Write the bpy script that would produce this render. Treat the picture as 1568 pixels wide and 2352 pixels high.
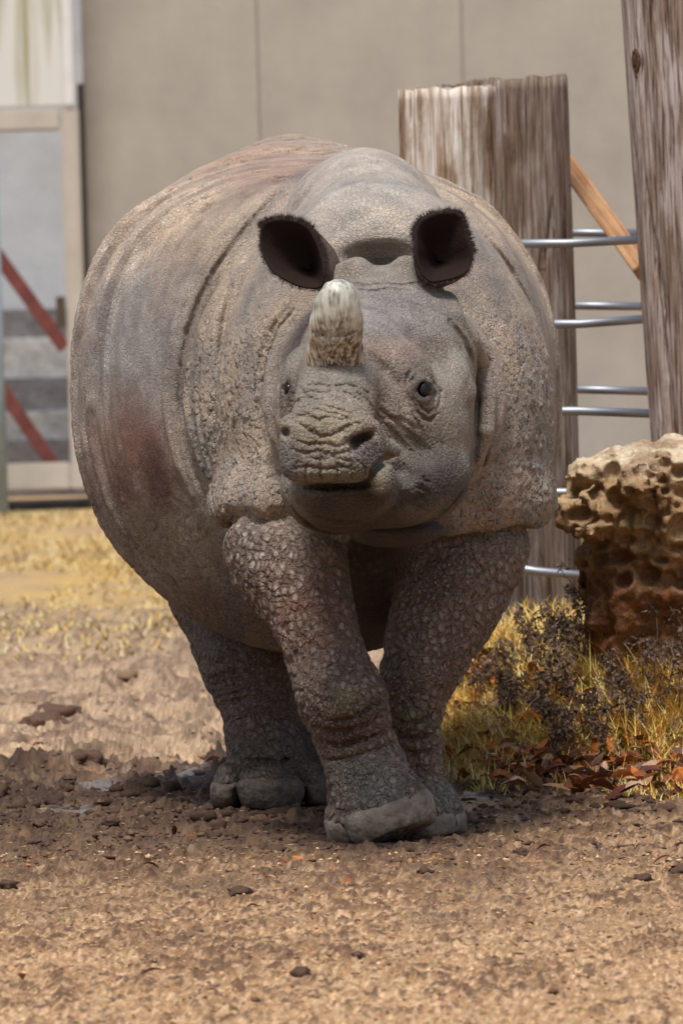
import bpy, bmesh, math, random
import numpy as np
from mathutils import Vector, Matrix

S = bpy.context.scene
for _o in list(bpy.data.objects):
    bpy.data.objects.remove(_o)
COL = S.collection
rng = np.random.default_rng(7)
random.seed(7)

# ------------------------------------------------------------------ camera
F_PX = 23000.0            # focal length in units of the 1568 x 2352 picture
CAM_H = 1.40
PITCH = math.atan(646.0 / F_PX)
ROLL = math.radians(1.6)
_fw = np.array([0, math.cos(PITCH), -math.sin(PITCH)])
_up = np.array([0, math.sin(PITCH), math.cos(PITCH)])
_x = np.array([1.0, 0, 0])
_R = math.cos(ROLL) * _x - math.sin(ROLL) * _up
_U = math.sin(ROLL) * _x + math.cos(ROLL) * _up
cam_d = bpy.data.cameras.new('camera')
cam = bpy.data.objects.new('camera', cam_d)
COL.objects.link(cam)
M = Matrix.Identity(4)
for i in range(3):
    M[i][0] = _R[i]; M[i][1] = _U[i]; M[i][2] = -_fw[i]
M[2][3] = CAM_H
cam.matrix_world = M
cam_d.sensor_fit = 'VERTICAL'
cam_d.sensor_height = 36.0
cam_d.sensor_width = 24.0
cam_d.lens = 36.0 * F_PX / 2352.0
cam_d.clip_start = 0.5
cam_d.clip_end = 3000
cam_d.dof.use_dof = True
cam_d.dof.focus_distance = 22.75
cam_d.dof.aperture_fstop = 13.0
S.camera = cam

# ------------------------------------------------------------------ light (overcast)
SUN_EL, SUN_AZ = 66.0, -12.0      # azimuth: degrees from behind the camera... see below
w = bpy.data.worlds.new('World'); S.world = w; w.use_nodes = True
nt = w.node_tree
bg = nt.nodes['Background']
sky = nt.nodes.new('ShaderNodeTexSky')
sky.sky_type = 'NISHITA'; sky.sun_disc = False
sky.air_density = 1.0; sky.dust_density = 4.0; sky.ozone_density = 1.0
nt.links.new(sky.outputs[0], bg.inputs[0])
bg.inputs[1].default_value = 0.052
sun_d = bpy.data.lights.new('sun', 'SUN')
sun_d.energy = 1.5; sun_d.angle = math.radians(15); sun_d.color = (1.0, 0.972, 0.94)
sun = bpy.data.objects.new('sun', sun_d); COL.objects.link(sun)
# light comes from the direction L (towards the sun)
_el = math.radians(SUN_EL); _az = math.radians(SUN_AZ)
L = Vector((math.sin(_az) * math.cos(_el), -math.cos(_az) * math.cos(_el), math.sin(_el)))
sun.rotation_euler = L.to_track_quat('Z', 'Y').to_euler()
sky.sun_elevation = _el
sky.sun_rotation = math.atan2(L.x, L.y)
S.view_settings.view_transform = 'Standard'
S.view_settings.look = 'None'
S.view_settings.gamma = 1.0
S.view_settings.exposure = 1.27

# ------------------------------------------------------------------ helpers
def ray(u, v):
    return _fw + _R * ((u - 784.0) / F_PX) + _U * ((1176.0 - v) / F_PX)

def P(u, v, Y):
    """point at distance Y that the picture shows at (u, v)"""
    r = ray(u, v)
    return np.array([0, 0, CAM_H]) + r * (Y / r[1])

def G(u, v, z=0.0):
    """point of the ground plane that the picture shows at (u, v)"""
    r = ray(u, v)
    return np.array([0, 0, CAM_H]) + r * ((z - CAM_H) / r[2])

def tag(o, label=None, cat=None, group=None, kind=None):
    if label: o['label'] = label
    if cat: o['category'] = cat
    if group: o['group'] = group
    if kind: o['kind'] = kind
    return o

def empty(name, loc, label=None, cat=None, group=None):
    o = bpy.data.objects.new(name, None)
    o.location = tuple(float(c) for c in loc); o.empty_display_size = 0.1
    COL.objects.link(o)
    return tag(o, label, cat, group)

def mesh_np(name, V, faces, mat=None, parent=None, smooth=True):
    """one mesh object; faces is an (n,3) or (n,4) array or a list of tuples; V is in world space"""
    me = bpy.data.meshes.new(name)
    V = np.asarray(V, dtype=np.float32)
    if parent is not None:
        V = V - np.array(parent_origin(parent), dtype=np.float32)
    if isinstance(faces, np.ndarray):
        n, k = faces.shape
        me.vertices.add(len(V)); me.vertices.foreach_set('co', V.ravel())
        me.loops.add(n * k); me.loops.foreach_set('vertex_index', faces.astype(np.int32).ravel())
        me.polygons.add(n)
        me.polygons.foreach_set('loop_start', np.arange(0, n * k, k, dtype=np.int32))
        me.update(calc_edges=True)
        me.validate()
    else:
        me.from_pydata([tuple(map(float, p)) for p in V], [], faces)
    if smooth:
        me.polygons.foreach_set('use_smooth', np.ones(len(me.polygons), dtype=bool))
    if mat: me.materials.append(mat)
    o = bpy.data.objects.new(name, me)
    COL.objects.link(o)
    if parent is not None: o.parent = parent
    return o

def parent_origin(p):
    t = np.zeros(3)
    while p is not None:
        t += np.array(p.location); p = p.parent
    return t

def attr(o, name, data):
    a = o.data.attributes.new(name, 'FLOAT', 'POINT')
    a.data.foreach_set('value', np.asarray(data, dtype=np.float32))

# ---- noise on arrays
def _hash(ix, iy, iz, seed):
    h = (ix.astype(np.uint32) * np.uint32(374761393)) ^ (iy.astype(np.uint32) * np.uint32(668265263)) ^ \
        (iz.astype(np.uint32) * np.uint32(2147483647 - 1013)) ^ np.uint32((seed * 974634777) & 0xffffffff)
    h = (h ^ (h >> np.uint32(15))) * np.uint32(2246822519)
    h = (h ^ (h >> np.uint32(13))) * np.uint32(3266489917)
    return h ^ (h >> np.uint32(16))

def _h01(h): return (h & np.uint32(0xffffff)).astype(np.float32) / np.float32(0xffffff)

def vnoise(Pt, freq, seed=0):
    """value noise, -1..1"""
    Q = Pt * freq
    I = np.floor(Q).astype(np.int64); f = (Q - I).astype(np.float32)
    f = f * f * f * (f * (f * 6 - 15) + 10)
    out = 0
    for dx in (0, 1):
        wx = f[:, 0] if dx else 1 - f[:, 0]
        for dy in (0, 1):
            wy = f[:, 1] if dy else 1 - f[:, 1]
            for dz in (0, 1):
                wz = f[:, 2] if dz else 1 - f[:, 2]
                out = out + wx * wy * wz * _h01(_hash(I[:, 0] + dx, I[:, 1] + dy, I[:, 2] + dz, seed))
    return out * 2 - 1

def fbm(Pt, freq, octv=4, seed=0, gain=0.5):
    a = 1.0; s = 0; n = 0
    for i in range(octv):
        s = s + a * vnoise(Pt, freq, seed + i * 17); n += a
        a *= gain; freq *= 2.03
    return s / n

def voro(Pt, freq, seed=0, jit=0.9):
    """F1, F2 (in cells) and a random number per cell"""
    Q = (Pt * freq)
    I = np.floor(Q).astype(np.int64); f = (Q - I).astype(np.float32)
    F1 = np.full(len(Q), 9.0, np.float32); F2 = F1.copy(); R = np.zeros(len(Q), np.float32)
    for dx in (-1, 0, 1):
        for dy in (-1, 0, 1):
            for dz in (-1, 0, 1):
                h = _hash(I[:, 0] + dx, I[:, 1] + dy, I[:, 2] + dz, seed)
                a = _h01(h); b = _h01(h * np.uint32(747796405) + np.uint32(1)); 
                h2 = h * np.uint32(2891336453) + np.uint32(7); h2 ^= h2 >> np.uint32(14)
                c = _h01(h2)
                d = np.sqrt((dx + .5 + jit * (a - .5) - f[:, 0]) ** 2 + (dy + .5 + jit * (b - .5) - f[:, 1]) ** 2 + (dz + .5 + jit * (c - .5) - f[:, 2]) ** 2)
                closer = d < F1
                F2 = np.where(closer, F1, np.minimum(F2, d))
                R = np.where(closer, a, R)
                F1 = np.where(closer, d, F1)
    return F1, F2, R

def sstep(a, b, x):
    t = np.clip((x - a) / (b - a), 0, 1)
    return t * t * (3 - 2 * t)

# ---- implicit shapes
def smin(a, b, k):
    h = np.maximum(k - np.abs(a - b), 0) / k
    return np.minimum(a, b) - h * h * k * 0.25

def smax(a, b, k): return -smin(-a, -b, k)

def cone(Pt, a, b, ra, rb):
    a = np.asarray(a, np.float32); ab = np.asarray(b, np.float32) - a
    t = np.clip(((Pt - a) @ ab) / float(ab @ ab), 0, 1)
    return np.linalg.norm(Pt - a - t[:, None] * ab, axis=1) - (ra + (rb - ra) * t)

def chain(Pt, pts, k=0.04):
    f = None
    for (a, ra), (b, rb) in zip(pts[:-1], pts[1:]):
        g = cone(Pt, a, b, ra, rb)
        f = g if f is None else smin(f, g, k)
    return f

def ell(Pt, c, r, rot=None):
    D = Pt - np.asarray(c, np.float32)
    if rot is not None: D = D @ np.array(rot, np.float32)
    r = np.asarray(r, np.float32)
    return (np.sqrt(((D / r) ** 2).sum(1)) - 1) * float(r.min())

def rotm(ax, deg):
    return np.array(Matrix.Rotation(math.radians(deg), 3, ax))

def sup(Pt, c, wL, wR, hU, hD, yF, yB, pU, pD, q):
    """lop-sided superellipsoid"""
    D = Pt - np.asarray(c, np.float32)
    dx = np.where(D[:, 0] < 0, -D[:, 0] / wL, D[:, 0] / wR)
    up = D[:, 2] > 0
    dz = np.where(up, D[:, 2] / hU, -D[:, 2] / hD)
    p = np.where(up, pU, pD).astype(np.float32)
    r2 = (dx ** p + dz ** p + 1e-9) ** (1 / p)
    dy = np.where(D[:, 1] < 0, -D[:, 1] / yF, D[:, 1] / yB)
    rho = (r2 ** q + dy ** q + 1e-9) ** (1 / q)
    return (rho - 1) * min(wL, wR, hU, hD, yF, yB)

def surface_nets(fun, lo, hi, h, block=24):
    lo = np.asarray(lo, float); n = np.ceil((np.asarray(hi) - lo) / h).astype(int) + 1
    Fv = np.full(n, 1.0, np.float32)
    ax = [lo[i] + h * np.arange(n[i]) for i in range(3)]
    cs = []
    for i in range(0, n[0], block):
        for j in range(0, n[1], block):
            for k in range(0, n[2], block):
                cs.append((i, j, k))
    cs = np.array(cs); ctr = lo + (cs + block / 2) * h
    fc = fun(ctr.astype(np.float32))
    half = block * h * 0.5 * 1.75 + 0.01
    for (i, j, k), f0 in zip(cs, fc):
        sl = (slice(i, i + block), slice(j, j + block), slice(k, k + block))
        if abs(f0) > half:
            Fv[sl] = f0; continue
        X, Yy, Z = np.meshgrid(ax[0][sl[0]], ax[1][sl[1]], ax[2][sl[2]], indexing='ij')
        Pt = np.stack([X.ravel(), Yy.ravel(), Z.ravel()], 1).astype(np.float32)
        Fv[sl] = fun(Pt).reshape(X.shape)
    ins = Fv < 0
    c = np.zeros(np.array(n) - 1, np.int8)
    for a in (0, 1):
        for b in (0, 1):
            for d in (0, 1):
                c += ins[a:n[0] - 1 + a, b:n[1] - 1 + b, d:n[2] - 1 + d]
    act = np.argwhere((c > 0) & (c < 8))
    idx = np.full(c.shape, -1, np.int32); idx[act[:, 0], act[:, 1], act[:, 2]] = np.arange(len(act))
    corner = np.array([[a, b, d] for a in (0, 1) for b in (0, 1) for d in (0, 1)])
    val = np.stack([Fv[act[:, 0] + a, act[:, 1] + b, act[:, 2] + d] for a, b, d in corner], 1)
    acc = np.zeros((len(act), 3)); cnt = np.zeros(len(act))
    for p in range(8):
        for q in range(p + 1, 8):
            if np.abs(corner[p] - corner[q]).sum() != 1: continue
            m = (val[:, p] < 0) != (val[:, q] < 0)
            t = val[m, p] / (val[m, p] - val[m, q])
            acc[m] += corner[p] + t[:, None] * (corner[q] - corner[p]); cnt[m] += 1
    V = lo + (act + acc / cnt[:, None]) * h
    quads = []
    for d in range(3):
        e1, e2 = [(1, 2), (2, 0), (0, 1)][d]
        s0 = [slice(None)] * 3; s1 = [slice(None)] * 3
        s0[d] = slice(0, -1); s1[d] = slice(1, None)
        A = ins[tuple(s0)]; B = ins[tuple(s1)]
        w_ = np.argwhere(A != B)
        w_ = w_[(w_[:, e1] > 0) & (w_[:, e2] > 0) & (w_[:, e1] < n[e1] - 1) & (w_[:, e2] < n[e2] - 1)]
        fl = A[w_[:, 0], w_[:, 1], w_[:, 2]]
        def cell(o1, o2):
            q = w_.copy(); q[:, e1] -= o1; q[:, e2] -= o2
            return idx[q[:, 0], q[:, 1], q[:, 2]]
        Q = np.stack([cell(1, 1), cell(0, 1), cell(0, 0), cell(1, 0)], 1)
        Q[~fl] = Q[~fl][:, ::-1]
        quads.append(Q)
    return V, np.concatenate(quads)

def subdiv(V, Q):
    """split every quad in four"""
    n = len(V)
    E = np.concatenate([Q[:, [0, 1]], Q[:, [1, 2]], Q[:, [2, 3]], Q[:, [3, 0]]])
    E.sort(axis=1)
    key = E[:, 0].astype(np.int64) * n + E[:, 1]
    u, inv = np.unique(key, return_inverse=True)
    ev = 0.5 * (V[u // n] + V[u % n])
    fc = V[Q].mean(1)
    m = len(Q); ne = len(u)
    e = [n + inv[i * m:(i + 1) * m] for i in range(4)]
    f = n + ne + np.arange(m)
    Qn = np.concatenate([np.stack([Q[:, 0], e[0], f, e[3]], 1), np.stack([e[0], Q[:, 1], e[1], f], 1),
                         np.stack([f, e[1], Q[:, 2], e[2]], 1), np.stack([e[3], f, e[2], Q[:, 3]], 1)])
    return np.concatenate([V, ev, fc]), Qn

def batched(fun, Pt, n=60000):
    """evaluate in spatially sorted batches"""
    out = np.empty(len(Pt), np.float32)
    o = np.argsort((Pt[:, 1] / 0.2).astype(int) * 1000 + (Pt[:, 2] / 0.2).astype(int))
    for i in range(0, len(Pt), n):
        s = o[i:i + n]; out[s] = fun(Pt[s].astype(np.float32))
    return out

def grad(fun, Pt, e=0.004):
    f0 = batched(fun, Pt)
    g = np.stack([batched(fun, Pt + np.eye(3)[i] * e) - f0 for i in range(3)], 1) / e
    return f0, g

def mesh_normals(V, Q):
    A = V[Q[:, 2]] - V[Q[:, 0]]; B = V[Q[:, 3]] - V[Q[:, 1]]
    Fn = np.cross(A, B); N = np.zeros_like(V)
    for i in range(3):
        c = Fn[:, i]
        N[:, i] = sum(np.bincount(Q[:, k], weights=c, minlength=len(V)) for k in range(4))
    return N / np.maximum(np.linalg.norm(N, axis=1), 1e-12)[:, None]

def project(fun, V, it=2, lim=0.006, e=0.004, normals=True):
    for _ in range(it):
        f, g = grad(fun, V, e)
        st = f[:, None] * g / np.maximum((g * g).sum(1), 0.05)[:, None]
        l = np.linalg.norm(st, axis=1)
        st *= np.minimum(1, lim / np.maximum(l, 1e-9))[:, None]
        V = V - st
    if not normals: return V
    f, g = grad(fun, V, e)
    N = g / np.maximum(np.linalg.norm(g, axis=1), 1e-6)[:, None]
    return V, N
# ------------------------------------------------------------------ the rhinoceros: implicit body
def pchip(x, y):
    x = np.asarray(x, float); y = np.asarray(y, float)
    h = np.diff(x); d = np.diff(y) / h
    m = np.zeros_like(y)
    for i in range(1, len(x) - 1):
        if d[i - 1] * d[i] > 0:
            w1 = 2 * h[i] + h[i - 1]; w2 = h[i] + 2 * h[i - 1]
            m[i] = (w1 + w2) / (w1 / d[i - 1] + w2 / d[i])
    m[0] = d[0]; m[-1] = d[-1]
    xs = np.linspace(x[0], x[-1], 400)
    k = np.clip(np.searchsorted(x, xs) - 1, 0, len(x) - 2)
    t = (xs - x[k]) / h[k]
    ys = (1 + 2 * t) * (1 - t) ** 2 * y[k] + t * (1 - t) ** 2 * h[k] * m[k] + t * t * (3 - 2 * t) * y[k + 1] + t * t * (t - 1) * h[k] * m[k + 1]
    return lambda q: np.interp(q, xs, ys).astype(np.float32)

#        Y      xL     xR     zTop   zBot   zMid
BAR = [(23.30, -.10,  .28,  1.30,  .62,  .95),
       (23.45, -.22,  .38,  1.42,  .54,  .96),
       (23.70, -.28,  .44,  1.50,  .46,  .97),
       (23.95, -.36,  .49,  1.53,  .42,  .98),
       (24.10, -.455, .515, 1.535, .40,  .98),
       (24.30, -.555, .530, 1.55,  .375, .98),
       (24.60, -.632, .530, 1.57,  .360, .98),
       (24.85, -.648, .49,  1.60,  .385, .98),
       (25.10, -.622, .43,  1.63,  .44,  .98),
       (25.40, -.540, .33,  1.650, .52,  1.0),
       (25.65, -.460, .23,  1.61,  .60,  1.02),
       (25.85, -.370, .12,  1.50,  .72,  1.05),
       (26.00, -.270, .02,  1.33,  .86,  1.06)]
_B = np.array(BAR)
bL, bR, bT, bB, bM = [pchip(_B[:, 0], _B[:, i]) for i in range(1, 6)]

def barrel(Pt):
    y = Pt[:, 1]; yc = np.clip(y, 23.30, 26.0)
    xl, xr, zt, zb, zm = bL(yc), bR(yc), bT(yc), bB(yc), bM(yc)
    c = (xl + xr) / 2; w_ = (xr - xl) / 2
    dx = np.abs(Pt[:, 0] - c) / w_
    up = Pt[:, 2] > zm
    dz = np.where(up, (Pt[:, 2] - zm) / (zt - zm), (zm - Pt[:, 2]) / (zm - zb))
    # a roof-like back towards the pelvis
    pu = 2.45 - 0.75 * sstep(24.7, 25.4, yc)
    p = np.where(up, pu, 2.05)
    rho = (dx ** p + dz ** p + 1e-9) ** (1 / p)
    f = (rho - 1) * np.minimum(w_, (zt - zb) / 2) * 0.9
    return np.maximum(f, np.abs(y - yc) * 0.9 + np.minimum(f, 0) * 0 - 0.06)

def p3(u, v, Y): return P(u, v, Y).astype(np.float32)

FL = [(p3(680, 1120, 23.36), .12), (p3(655, 1250, 23.16), .147), (p3(710, 1395, 23.02), .101), (p3(748, 1510, 22.96), .089),
      (p3(790, 1622, 22.92), .092), (p3(816, 1705, 22.93), .085), (p3(848, 1790, 22.92), .092), (p3(868, 1862, 22.90), .086)]
FR = [(p3(1090, 1110, 23.46), .12), (p3(1070, 1240, 23.30), .148), (p3(1025, 1390, 23.20), .124), (p3(980, 1500, 23.15), .102),
      (p3(948, 1600, 23.12), .078), (p3(944, 1690, 23.14), .066), (p3(954, 1785, 23.15), .066), (p3(975, 1862, 23.12), .076)]
HL = [(p3(470, 1130, 25.30), .20), (p3(505, 1320, 25.08), .145), (p3(530, 1430, 24.86), .118), (p3(562, 1540, 24.62), .100), (p3(590, 1625, 24.55), .087),
      (p3(606, 1715, 24.50), .090), (p3(616, 1790, 24.46), .100)]
HR = [(p3(800, 1150, 25.35), .22), (p3(760, 1380, 25.50), .15), (p3(690, 1530, 25.50), .10), (p3(668, 1620, 25.50), .072),
      (p3(660, 1700, 25.46), .078), (p3(664, 1765, 25.42), .098)]

def dense(pts, n=4):
    X = np.array([list(p) + [r] for p, r in pts], float)
    t = np.arange(len(X)); tt = np.linspace(0, len(X) - 1, (len(X) - 1) * n + 1)
    Y_ = np.stack([pchip(t, X[:, i])(tt) for i in range(4)], 1)
    return [(y[:3].astype(np.float32), float(y[3])) for y in Y_]
FL, FR, HL, HR = dense(FL), dense(FR), dense(HL), dense(HR)

def plane_below(Pt, p, n, k=0.012):
    n = np.asarray(n, np.float32); n = n / np.linalg.norm(n)
    return -((Pt - np.asarray(p, np.float32)) @ n)

def foot(Pt, ctr, toes, sole_p, sole_n):
    f = ell(Pt, ctr[0], ctr[1])
    for t in toes:
        g = ell(Pt, t[0], t[1], t[2] if len(t) > 2 else None)
        f = smin(f, g, 0.012)
    return f

FSOLE = (p3(890, 1916, 22.76), (-.40, .22, 1.0))
def leg_fl(Pt):
    f = chain(Pt, FL, 0.008)
    # knee swelling and the hollow above the foot
    f = smin(f, ell(Pt, p3(785, 1598, 22.87), (.072, .06, .055)), .08)
    t = [(p3(876, 1880, 22.815), (.080, .070, .066), rotm('Y', -12)),
         (p3(944, 1845, 22.88), (.046, .080, .070), rotm('Y', -16)),
         (p3(792, 1885, 22.92), (.042, .075, .065), rotm('Y', -6))]
    g = foot(Pt, (p3(864, 1852, 22.93), (.098, .10, .085)), t, None, None)
    f = smin(f, g, .028)
    return smax(smax(f, plane_below(Pt, *FSOLE), .012), -Pt[:, 2] + .004, .006)

def leg_fr(Pt):
    f = chain(Pt, FR, 0.008)
    t = [(p3(975, 1888, 23.055), (.066, .06, .062)), (p3(1034, 1882, 23.14), (.032, .07, .058)), (p3(915, 1882, 23.12), (.032, .07, .055))]
    f = smin(f, foot(Pt, (p3(975, 1872, 23.14), (.078, .09, .062)), t, None, None), .025)
    return smax(f, -Pt[:, 2] + .004, .01)

def leg_hl(Pt):
    f = chain(Pt, HL, 0.008)
    t = [(p3(622, 1812, 24.32), (.076, .07, .062)), (p3(520, 1806, 24.40), (.034, .08, .060), rotm('Y', 10)), (p3(724, 1806, 24.40), (.030, .08, .062), rotm('Y', -10))]
    f = smin(f, foot(Pt, (p3(620, 1790, 24.45), (.112, .10, .07)), t, None, None), .02)
    return smax(f, -Pt[:, 2] + .004, .01)

def leg_hr(Pt):
    f = chain(Pt, HR, 0.008)
    t = [(p3(660, 1780, 25.32), (.07, .06, .05)), (p3(716, 1775, 25.40), (.034, .08, .05))]
    f = smin(f, foot(Pt, (p3(672, 1770, 25.42), (.10, .1, .06)), t, None, None), .02)
    return smax(f, -Pt[:, 2] + .004, .01)

def shoulder2(Pt):     # shoulder plate
    c = (.075, 23.85, 1.0)
    return sup(Pt, c, .428, .432, .585, .46, .44, .24, 1.78, 2.3, 2.8)

def shoulder1(Pt):     # forward plate with the flap over the upper arm
    c = (.085, 23.42, .98)
    f = sup(Pt, c, .372, .410, .54, .285, .40, .36, 1.85, 3.4, 2.6)
    r = chain(Pt, [(p3(525, 1168, 23.32), .036), (p3(548, 1170, 23.16), .042), (p3(620, 1176, 23.075), .044), (p3(700, 1200, 23.06), .036), (p3(780, 1240, 23.07), .024)], .03)
    r = np.minimum(r, chain(Pt, [(p3(1225, 1162, 23.45), .036), (p3(1200, 1168, 23.27), .044), (p3(1110, 1172, 23.15), .042), (p3(1030, 1195, 23.10), .032)], .03))
    return smin(f, r, .11)

def ring(Pt, c, rx, rz, tube, ytilt=0.0):
    D = Pt - np.asarray(c, np.float32)
    r = np.sqrt((D[:, 0] / rx) ** 2 + (D[:, 2] / rz) ** 2) + 1e-6
    d = (r - 1) * min(rx, rz)
    yy = D[:, 1] - ytilt * D[:, 2]
    return np.sqrt(d * d + (yy * 0.7) ** 2) - tube

def neck(Pt):
    f = ell(Pt, p3(885, 900, 23.24), (.225, .32, .27))
    f = smin(f, ell(Pt, p3(878, 690, 23.42), (.20, .36, .20)), .10)           # crest of the neck behind the ears
    c = p3(884, 930, 22.98)
    r1 = ring(Pt, c, .228, .215, .026, .10)
    r2 = ring(Pt, c + np.array([0, .06, .0], np.float32), .250, .232, .026, .10)
    f = smin(f, r2, .012)
    f = smin(f, r1, .012)
    # chest and throat
    g = ell(Pt, p3(880, 1240, 23.52), (.22, .30, .20))
    g = smin(g, cone(Pt, p3(800, 1180, 23.25), p3(815, 1330, 23.40), .07, .035), .04)
    g = smin(g, cone(Pt, p3(940, 1190, 23.20), p3(905, 1330, 23.40), .08, .04), .04)
    g = smin(g, cone(Pt, p3(1000, 1190, 23.25), p3(960, 1300, 23.35), .08, .04), .04)
    g = smin(g, ell(Pt, p3(850, 1400, 23.75), (.15, .4, .085)), .06)
    f = smin(f, g, .03)
    f = smin(f, ell(Pt, p3(915, 1216, 22.88), (.115, .10, .040)), .03)        # throat fold
    return f

def head(Pt):
    # skull and face masses
    f = cone(Pt, p3(880, 732, 22.96), p3(800, 862, 22.60), .112, .105)
    f = smin(f, ell(Pt, p3(885, 775, 22.92), (.172, .17, .145)), .06)
    f = smin(f, cone(Pt, p3(818, 678, 22.95), p3(938, 672, 22.97), .046, .046), .04)      # crest between the ears
    f = smin(f, ell(Pt, p3(822, 634, 22.93), (.040, .06, .046)), .016)
    f = smin(f, ell(Pt, p3(930, 630, 22.95), (.038, .06, .044)), .016)
    f = smin(f, ell(Pt, p3(780, 655, 22.95), (.05, .06, .05)), .03)
    f = smin(f, ell(Pt, p3(965, 648, 22.98), (.05, .06, .05)), .03)
    f = smin(f, ell(Pt, p3(985, 985, 22.82), (.100, .20, .205)), .08)                   # cheek
    f = smin(f, ell(Pt, p3(1022, 840, 22.90), (.060, .14, .10)), .06)
    f = smin(f, ell(Pt, p3(742, 985, 22.86), (.090, .20, .20)), .06)                     # far cheek
    f = smin(f, ell(Pt, p3(850, 985, 22.68), (.155, .20, .20)), .09)
    # snout
    sn = cone(Pt, p3(778, 865, 22.52), p3(757, 1010, 22.27), .088, .090)
    sn = smin(sn, ell(Pt, p3(757, 1003, 22.25), (.106, .09, .062)), .04)
    sn = smin(sn, ell(Pt, p3(758, 1066, 22.235), (.108, .09, .062)), .03)                # upper lip
    sn = smin(sn, cone(Pt, p3(842, 1022, 22.26), p3(898, 1036, 22.36), .036, .020), .03)
    sn = smin(sn, cone(Pt, p3(822, 980, 22.20), p3(853, 984, 22.245), .016, .017), .014) # rim over the nostril
    sn = smin(sn, ell(Pt, p3(662, 975, 22.28), (.018, .04, .018)), .014)
    sn = smax(sn, plane_below(Pt, p3(760, 1109, 22.2), (.03, .10, 1.0)), .022)
    f = smin(f, sn, .035)
    # brow ridges
    f = smin(f, cone(Pt, p3(872, 850, 22.60), p3(945, 848, 22.645), .036, .042), .03)
    f = smin(f, cone(Pt, p3(945, 848, 22.645), p3(975, 900, 22.69), .042, .036), .04)
    f = smin(f, ell(Pt, p3(690, 862, 22.66), (.034, .06, .058)), .03)
    f = smin(f, ell(Pt, p3(668, 935, 22.66), (.022, .06, .07)), .03)
    # lower jaw
    jw = ell(Pt, p3(785, 1128, 22.375), (.118, .12, .080))
    jw = smin(jw, ell(Pt, p3(874, 1102, 22.262), (.033, .055, .050)), .014)               # pale lower lip at the side
    jw = smin(jw, ell(Pt, p3(768, 1118, 22.56), (.123, .20, .112)), .02)
    jw = smin(jw, ell(Pt, p3(965, 1090, 22.74), (.112, .20, .108)), .05)
    jw = smin(jw, ell(Pt, p3(900, 1120, 22.60), (.10, .16, .09)), .06)
    return smin(f, jw, .016)

def haunch(Pt):
    f = ell(Pt, (-.345, 25.2, .92), (.310, .42, .40))
    return smin(f, ell(Pt, (.12, 25.3, .80), (.25, .42, .42)), .1)

SCOOP = p3(878, 594, 23.035)
BOXES = dict(barrel=((-.8, 23.1, .2), (.7, 26.3, 1.8)), haunch=((-.8, 24.5, .2), (.5, 25.8, 1.4)),
             s2=((-.5, 22.9, .4), (.7, 24.2, 1.8)), s1=((-.5, 22.85, .5), (.65, 24.0, 1.7)),
             neck=((-.35, 22.6, .3), (.6, 24.1, 1.7)), head=((-.3, 21.9, .55), (.5, 23.4, 1.5)),
             fl=((-.4, 22.6, -.1), (.35, 23.6, 1.2)), fr=((0, 22.8, -.1), (.6, 23.7, 1.2)),
             hl=((-.7, 24.1, -.1), (.2, 25.6, 1.2)), hr=((-.4, 25.0, -.1), (.4, 25.9, 1.2)))
FUN = dict(barrel=barrel, haunch=haunch, s2=shoulder2, s1=shoulder1, neck=neck, head=head, fl=leg_fl, fr=leg_fr, hl=leg_hl, hr=leg_hr)

def comps(Pt):
    lo, hi = Pt.min(0), Pt.max(0)
    out = {}
    for k, (a, b) in BOXES.items():
        if np.any(lo > np.array(b)) or np.any(hi < np.array(a)):
            out[k] = np.full(len(Pt), 0.6, np.float32)
        else:
            m = np.all((Pt > np.array(a) - .02) & (Pt < np.array(b) + .02), axis=1)
            r = np.full(len(Pt), 0.6, np.float32)
            if m.any(): r[m] = FUN[k](Pt[m])
            out[k] = r
    return out

def gunion(a, b, k, depth, wid, lip=0, loff=0, lw=.02):
    s = smin(a, b, k)
    d = a - b
    s = s + depth * np.exp(-(d / wid) ** 2)
    if lip: s = s - lip * np.exp(-((d - loff) / lw) ** 2)
    return s

def body0(Pt):
    c = comps(Pt)
    top = np.exp(-((Pt[:, 0] - .085) / .30) ** 2) * sstep(1.12, 1.38, Pt[:, 2]) * sstep(24.1, 23.8, Pt[:, 1])
    f = gunion(c['haunch'], c['barrel'], .012, .010, .012)
    f = gunion(f, c['hl'], .02, .006, .012); f = smin(f, c['hr'], .03)
    f = gunion(f, c['s2'], .010, .030, .018, .006, .058, .024)
    f = gunion(f, c['s1'], .012 + .09 * top, .018 * (1 - top), .022)
    legs = smin(c['fl'], c['fr'], .01)
    f = gunion(f, legs, .012, .020, .016)
    f = smin(f, c['neck'], .03 + .08 * top)
    m = c['neck'] < .2
    if m.any():
        f[m] = smax(f[m], -ell(Pt[m], SCOOP, (.105, .085, .036)), .035)
    f = gunion(f, c['head'], .012, .018, .016)
    return f


def hits(uv, fun=None, y0=21.95, y1=25.6, step=.012):
    """where the lines of sight through (u, v) meet the body: distances Y"""
    fun = fun or body0
    uv = np.asarray(uv, float); n = len(uv)
    D = np.array([ray(u, v) for u, v in uv]); D = D / D[:, 1:2]
    ys = np.arange(y0, y1, step)
    A = (np.array([0, 0, CAM_H]) + D[:, None, :] * ys[None, :, None]).reshape(-1, 3).astype(np.float32)
    f = batched(fun, A, 20000).reshape(n, -1)
    ins = f < 0; k = np.where(ins.any(1), ins.argmax(1), len(ys) - 1); k = np.maximum(k, 1)
    r = np.arange(n); fa, fb = f[r, k - 1], f[r, k]
    t = np.clip(fa / np.maximum(fa - fb, 1e-6), 0, 1)
    return ys[k - 1] + t * step, ins.any(1)

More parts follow.
